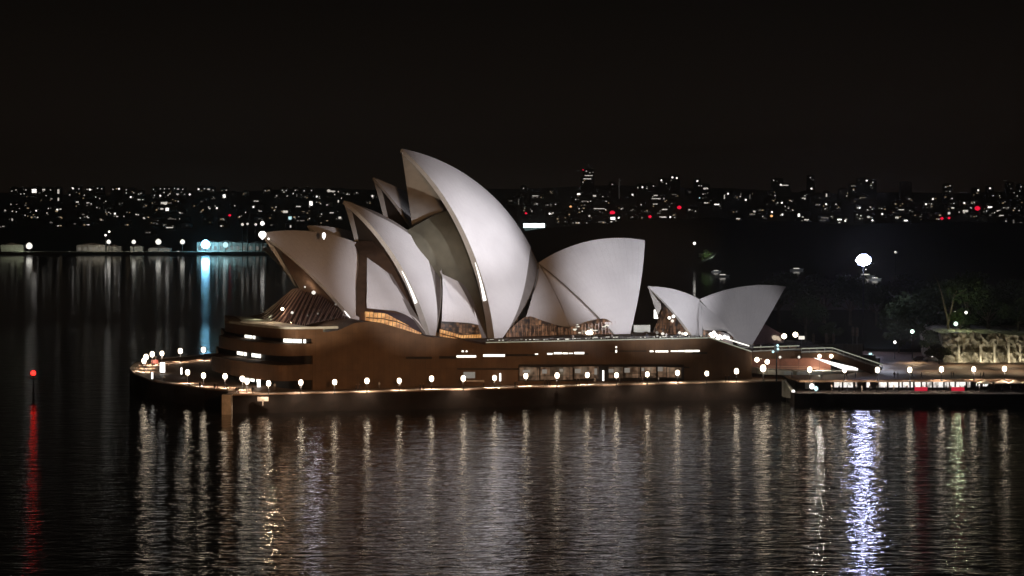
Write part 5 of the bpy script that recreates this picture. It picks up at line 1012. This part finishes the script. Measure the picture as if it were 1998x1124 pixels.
for g in groups:
    cx = sum(q[0] for q in g) / len(g); yb = max(q[1] + q[3] / 2 for q in g); yt = min(q[1] - q[3] / 2 for q in g)
    r = find_ground(cx, yb); side = 'left' if cx < 700 else 'right'
    if r is None: Y = 5000.; z = hill_z((cx - CX) / F_PX * Y, Y); tower = True
    else: Y, z = r; tower = False
    k_ = Y / F_PX; xl = (min(q[0] - q[2] / 2 for q in g) - CX) * k_; xr = (max(q[0] + q[2] / 2 for q in g) - CX) * k_; zt = CAM_Z - (yt - Y_HOR) * k_
    m0 = g[0][4]
    if m0 in ('r', 'o'):
        q = g[0]; p = P(q[0], q[1], Y); rr = q[2] / 2 * k_
        o = empty('beacon_mast' if m0 == 'r' else 'street_lamp', (p[0], Y, z), ('glowing red light over the %s hand hillside' if m0 == 'r' else 'orange glowing street lamp on the %s hand hillside') % side, 'beacon' if m0 == 'r' else 'street lamp', 'red lights on the %s hills' % side if m0 == 'r' else 'orange lamps on the right hills')
        MB().lathe((p[0], Y, p[2] - rr * .8), [(rr * .3, 0), (rr, rr * .5), (rr, rr * 1.1), (rr * .3, rr * 1.6)], 10).build('light', M[MM[m0]], o, True)
        MB().tube([(p[0], Y, z - 4), (p[0], Y, p[2])], rr * .12).build('mast', M['black'], o); continue
    W_ = max(14, xr - xl + 7); cxw = (xl + xr) / 2; ztop = zt + 3
    kind = 'tower_block' if tower else ('apartment_building' if W_ > 24 or len(g) > 2 else 'house')
    labs = {'tower_block': 'dark tower with a few lit windows, standing above the %s skyline', 'apartment_building': 'dark apartment block with several lit windows on the %s hillside', 'house': 'small dark house with one or two lit windows on the %s hillside'}
    o = empty(kind, (cxw, Y, z), labs[kind] % side, {'tower_block': 'tower', 'apartment_building': 'building', 'house': 'house'}[kind], '%ss on the %s hills' % (kind.replace('_', ' '), side))
    D_ = 14.; MB().box((cxw, Y + D_ / 2, (z - 4 + ztop) / 2), (W_, D_, ztop - z + 4)).build('wall', M['wall_far'], o)
    if kind == 'house':
        hw = W_ / 2 + .6; v = [(cxw - hw, Y - .6, ztop), (cxw + hw, Y - .6, ztop), (cxw + hw * .2, Y + 7, ztop + 3.5), (cxw - hw * .2, Y + 7, ztop + 3.5), (cxw - hw, Y + 14.6, ztop), (cxw + hw, Y + 14.6, ztop)]
        obj('roof', v, [(0, 1, 2, 3), (1, 5, 2), (4, 3, 2, 5), (0, 3, 4), (0, 4, 5, 1)], M['roof_far'], o)
    else: MB().box((cxw, Y + D_ / 2, ztop + .6), (W_ * .5, D_ * .5, 1.2)).build('roof', M['roof_far'], o)
    for q in g:
        p = P(q[0], q[1], Y); MB().box((p[0], Y - .12, p[2]), (q[2] * k_, .24, q[3] * k_)).build('window', M[MM[q[4]]], o)
    for _ in range(rng.choice([0, 1, 1, 2, 2, 3])):
        xx = rng.uniform(cxw - W_ / 2 + 2, cxw + W_ / 2 - 2); zz = rng.uniform(max(z + 2, zt - 12), zt); MB().box((xx, Y - .12, zz), (rng.uniform(1.2, 3), .24, rng.uniform(1, 1.8)), 0).build('window', M[rng.choice(['win_d', 'win_d', 'win_w', 'win_y'])], o)
    nb_ += 1
p = P(1208, 345, 4800); o = empty('radio_mast', (p[0], p[1], 60), 'thin pale vertical mast rising above the red lights on the right', 'mast'); MB().tube([P(1208, 425, 4800), P(1208, 348, 4800)], .45, 5).build('pole', emit('lit_mast', (.8, .7, .65), .12), o)
print('far buildings', nb_, 'dots', len(pts))

# ------------------------------------------------------------------ haze
def haze():
    m = bpy.data.materials.new('night_haze'); m.use_nodes = True; n = m.node_tree; n.nodes.remove(n.nodes['Principled BSDF'])
    v = n.nodes.new('ShaderNodeVolumePrincipled'); v.inputs['Density'].default_value = 1.5e-4; v.inputs['Color'].default_value = (.9, .88, .85, 1); v.inputs['Anisotropy'].default_value = .7
    n.links.new(v.outputs[0], n.nodes['Material Output'].inputs['Volume'])
    o = MB().box((0, 3400, 95), (9400, 7000, 200)).build('haze', m); tag(o, kind='stuff')
haze()
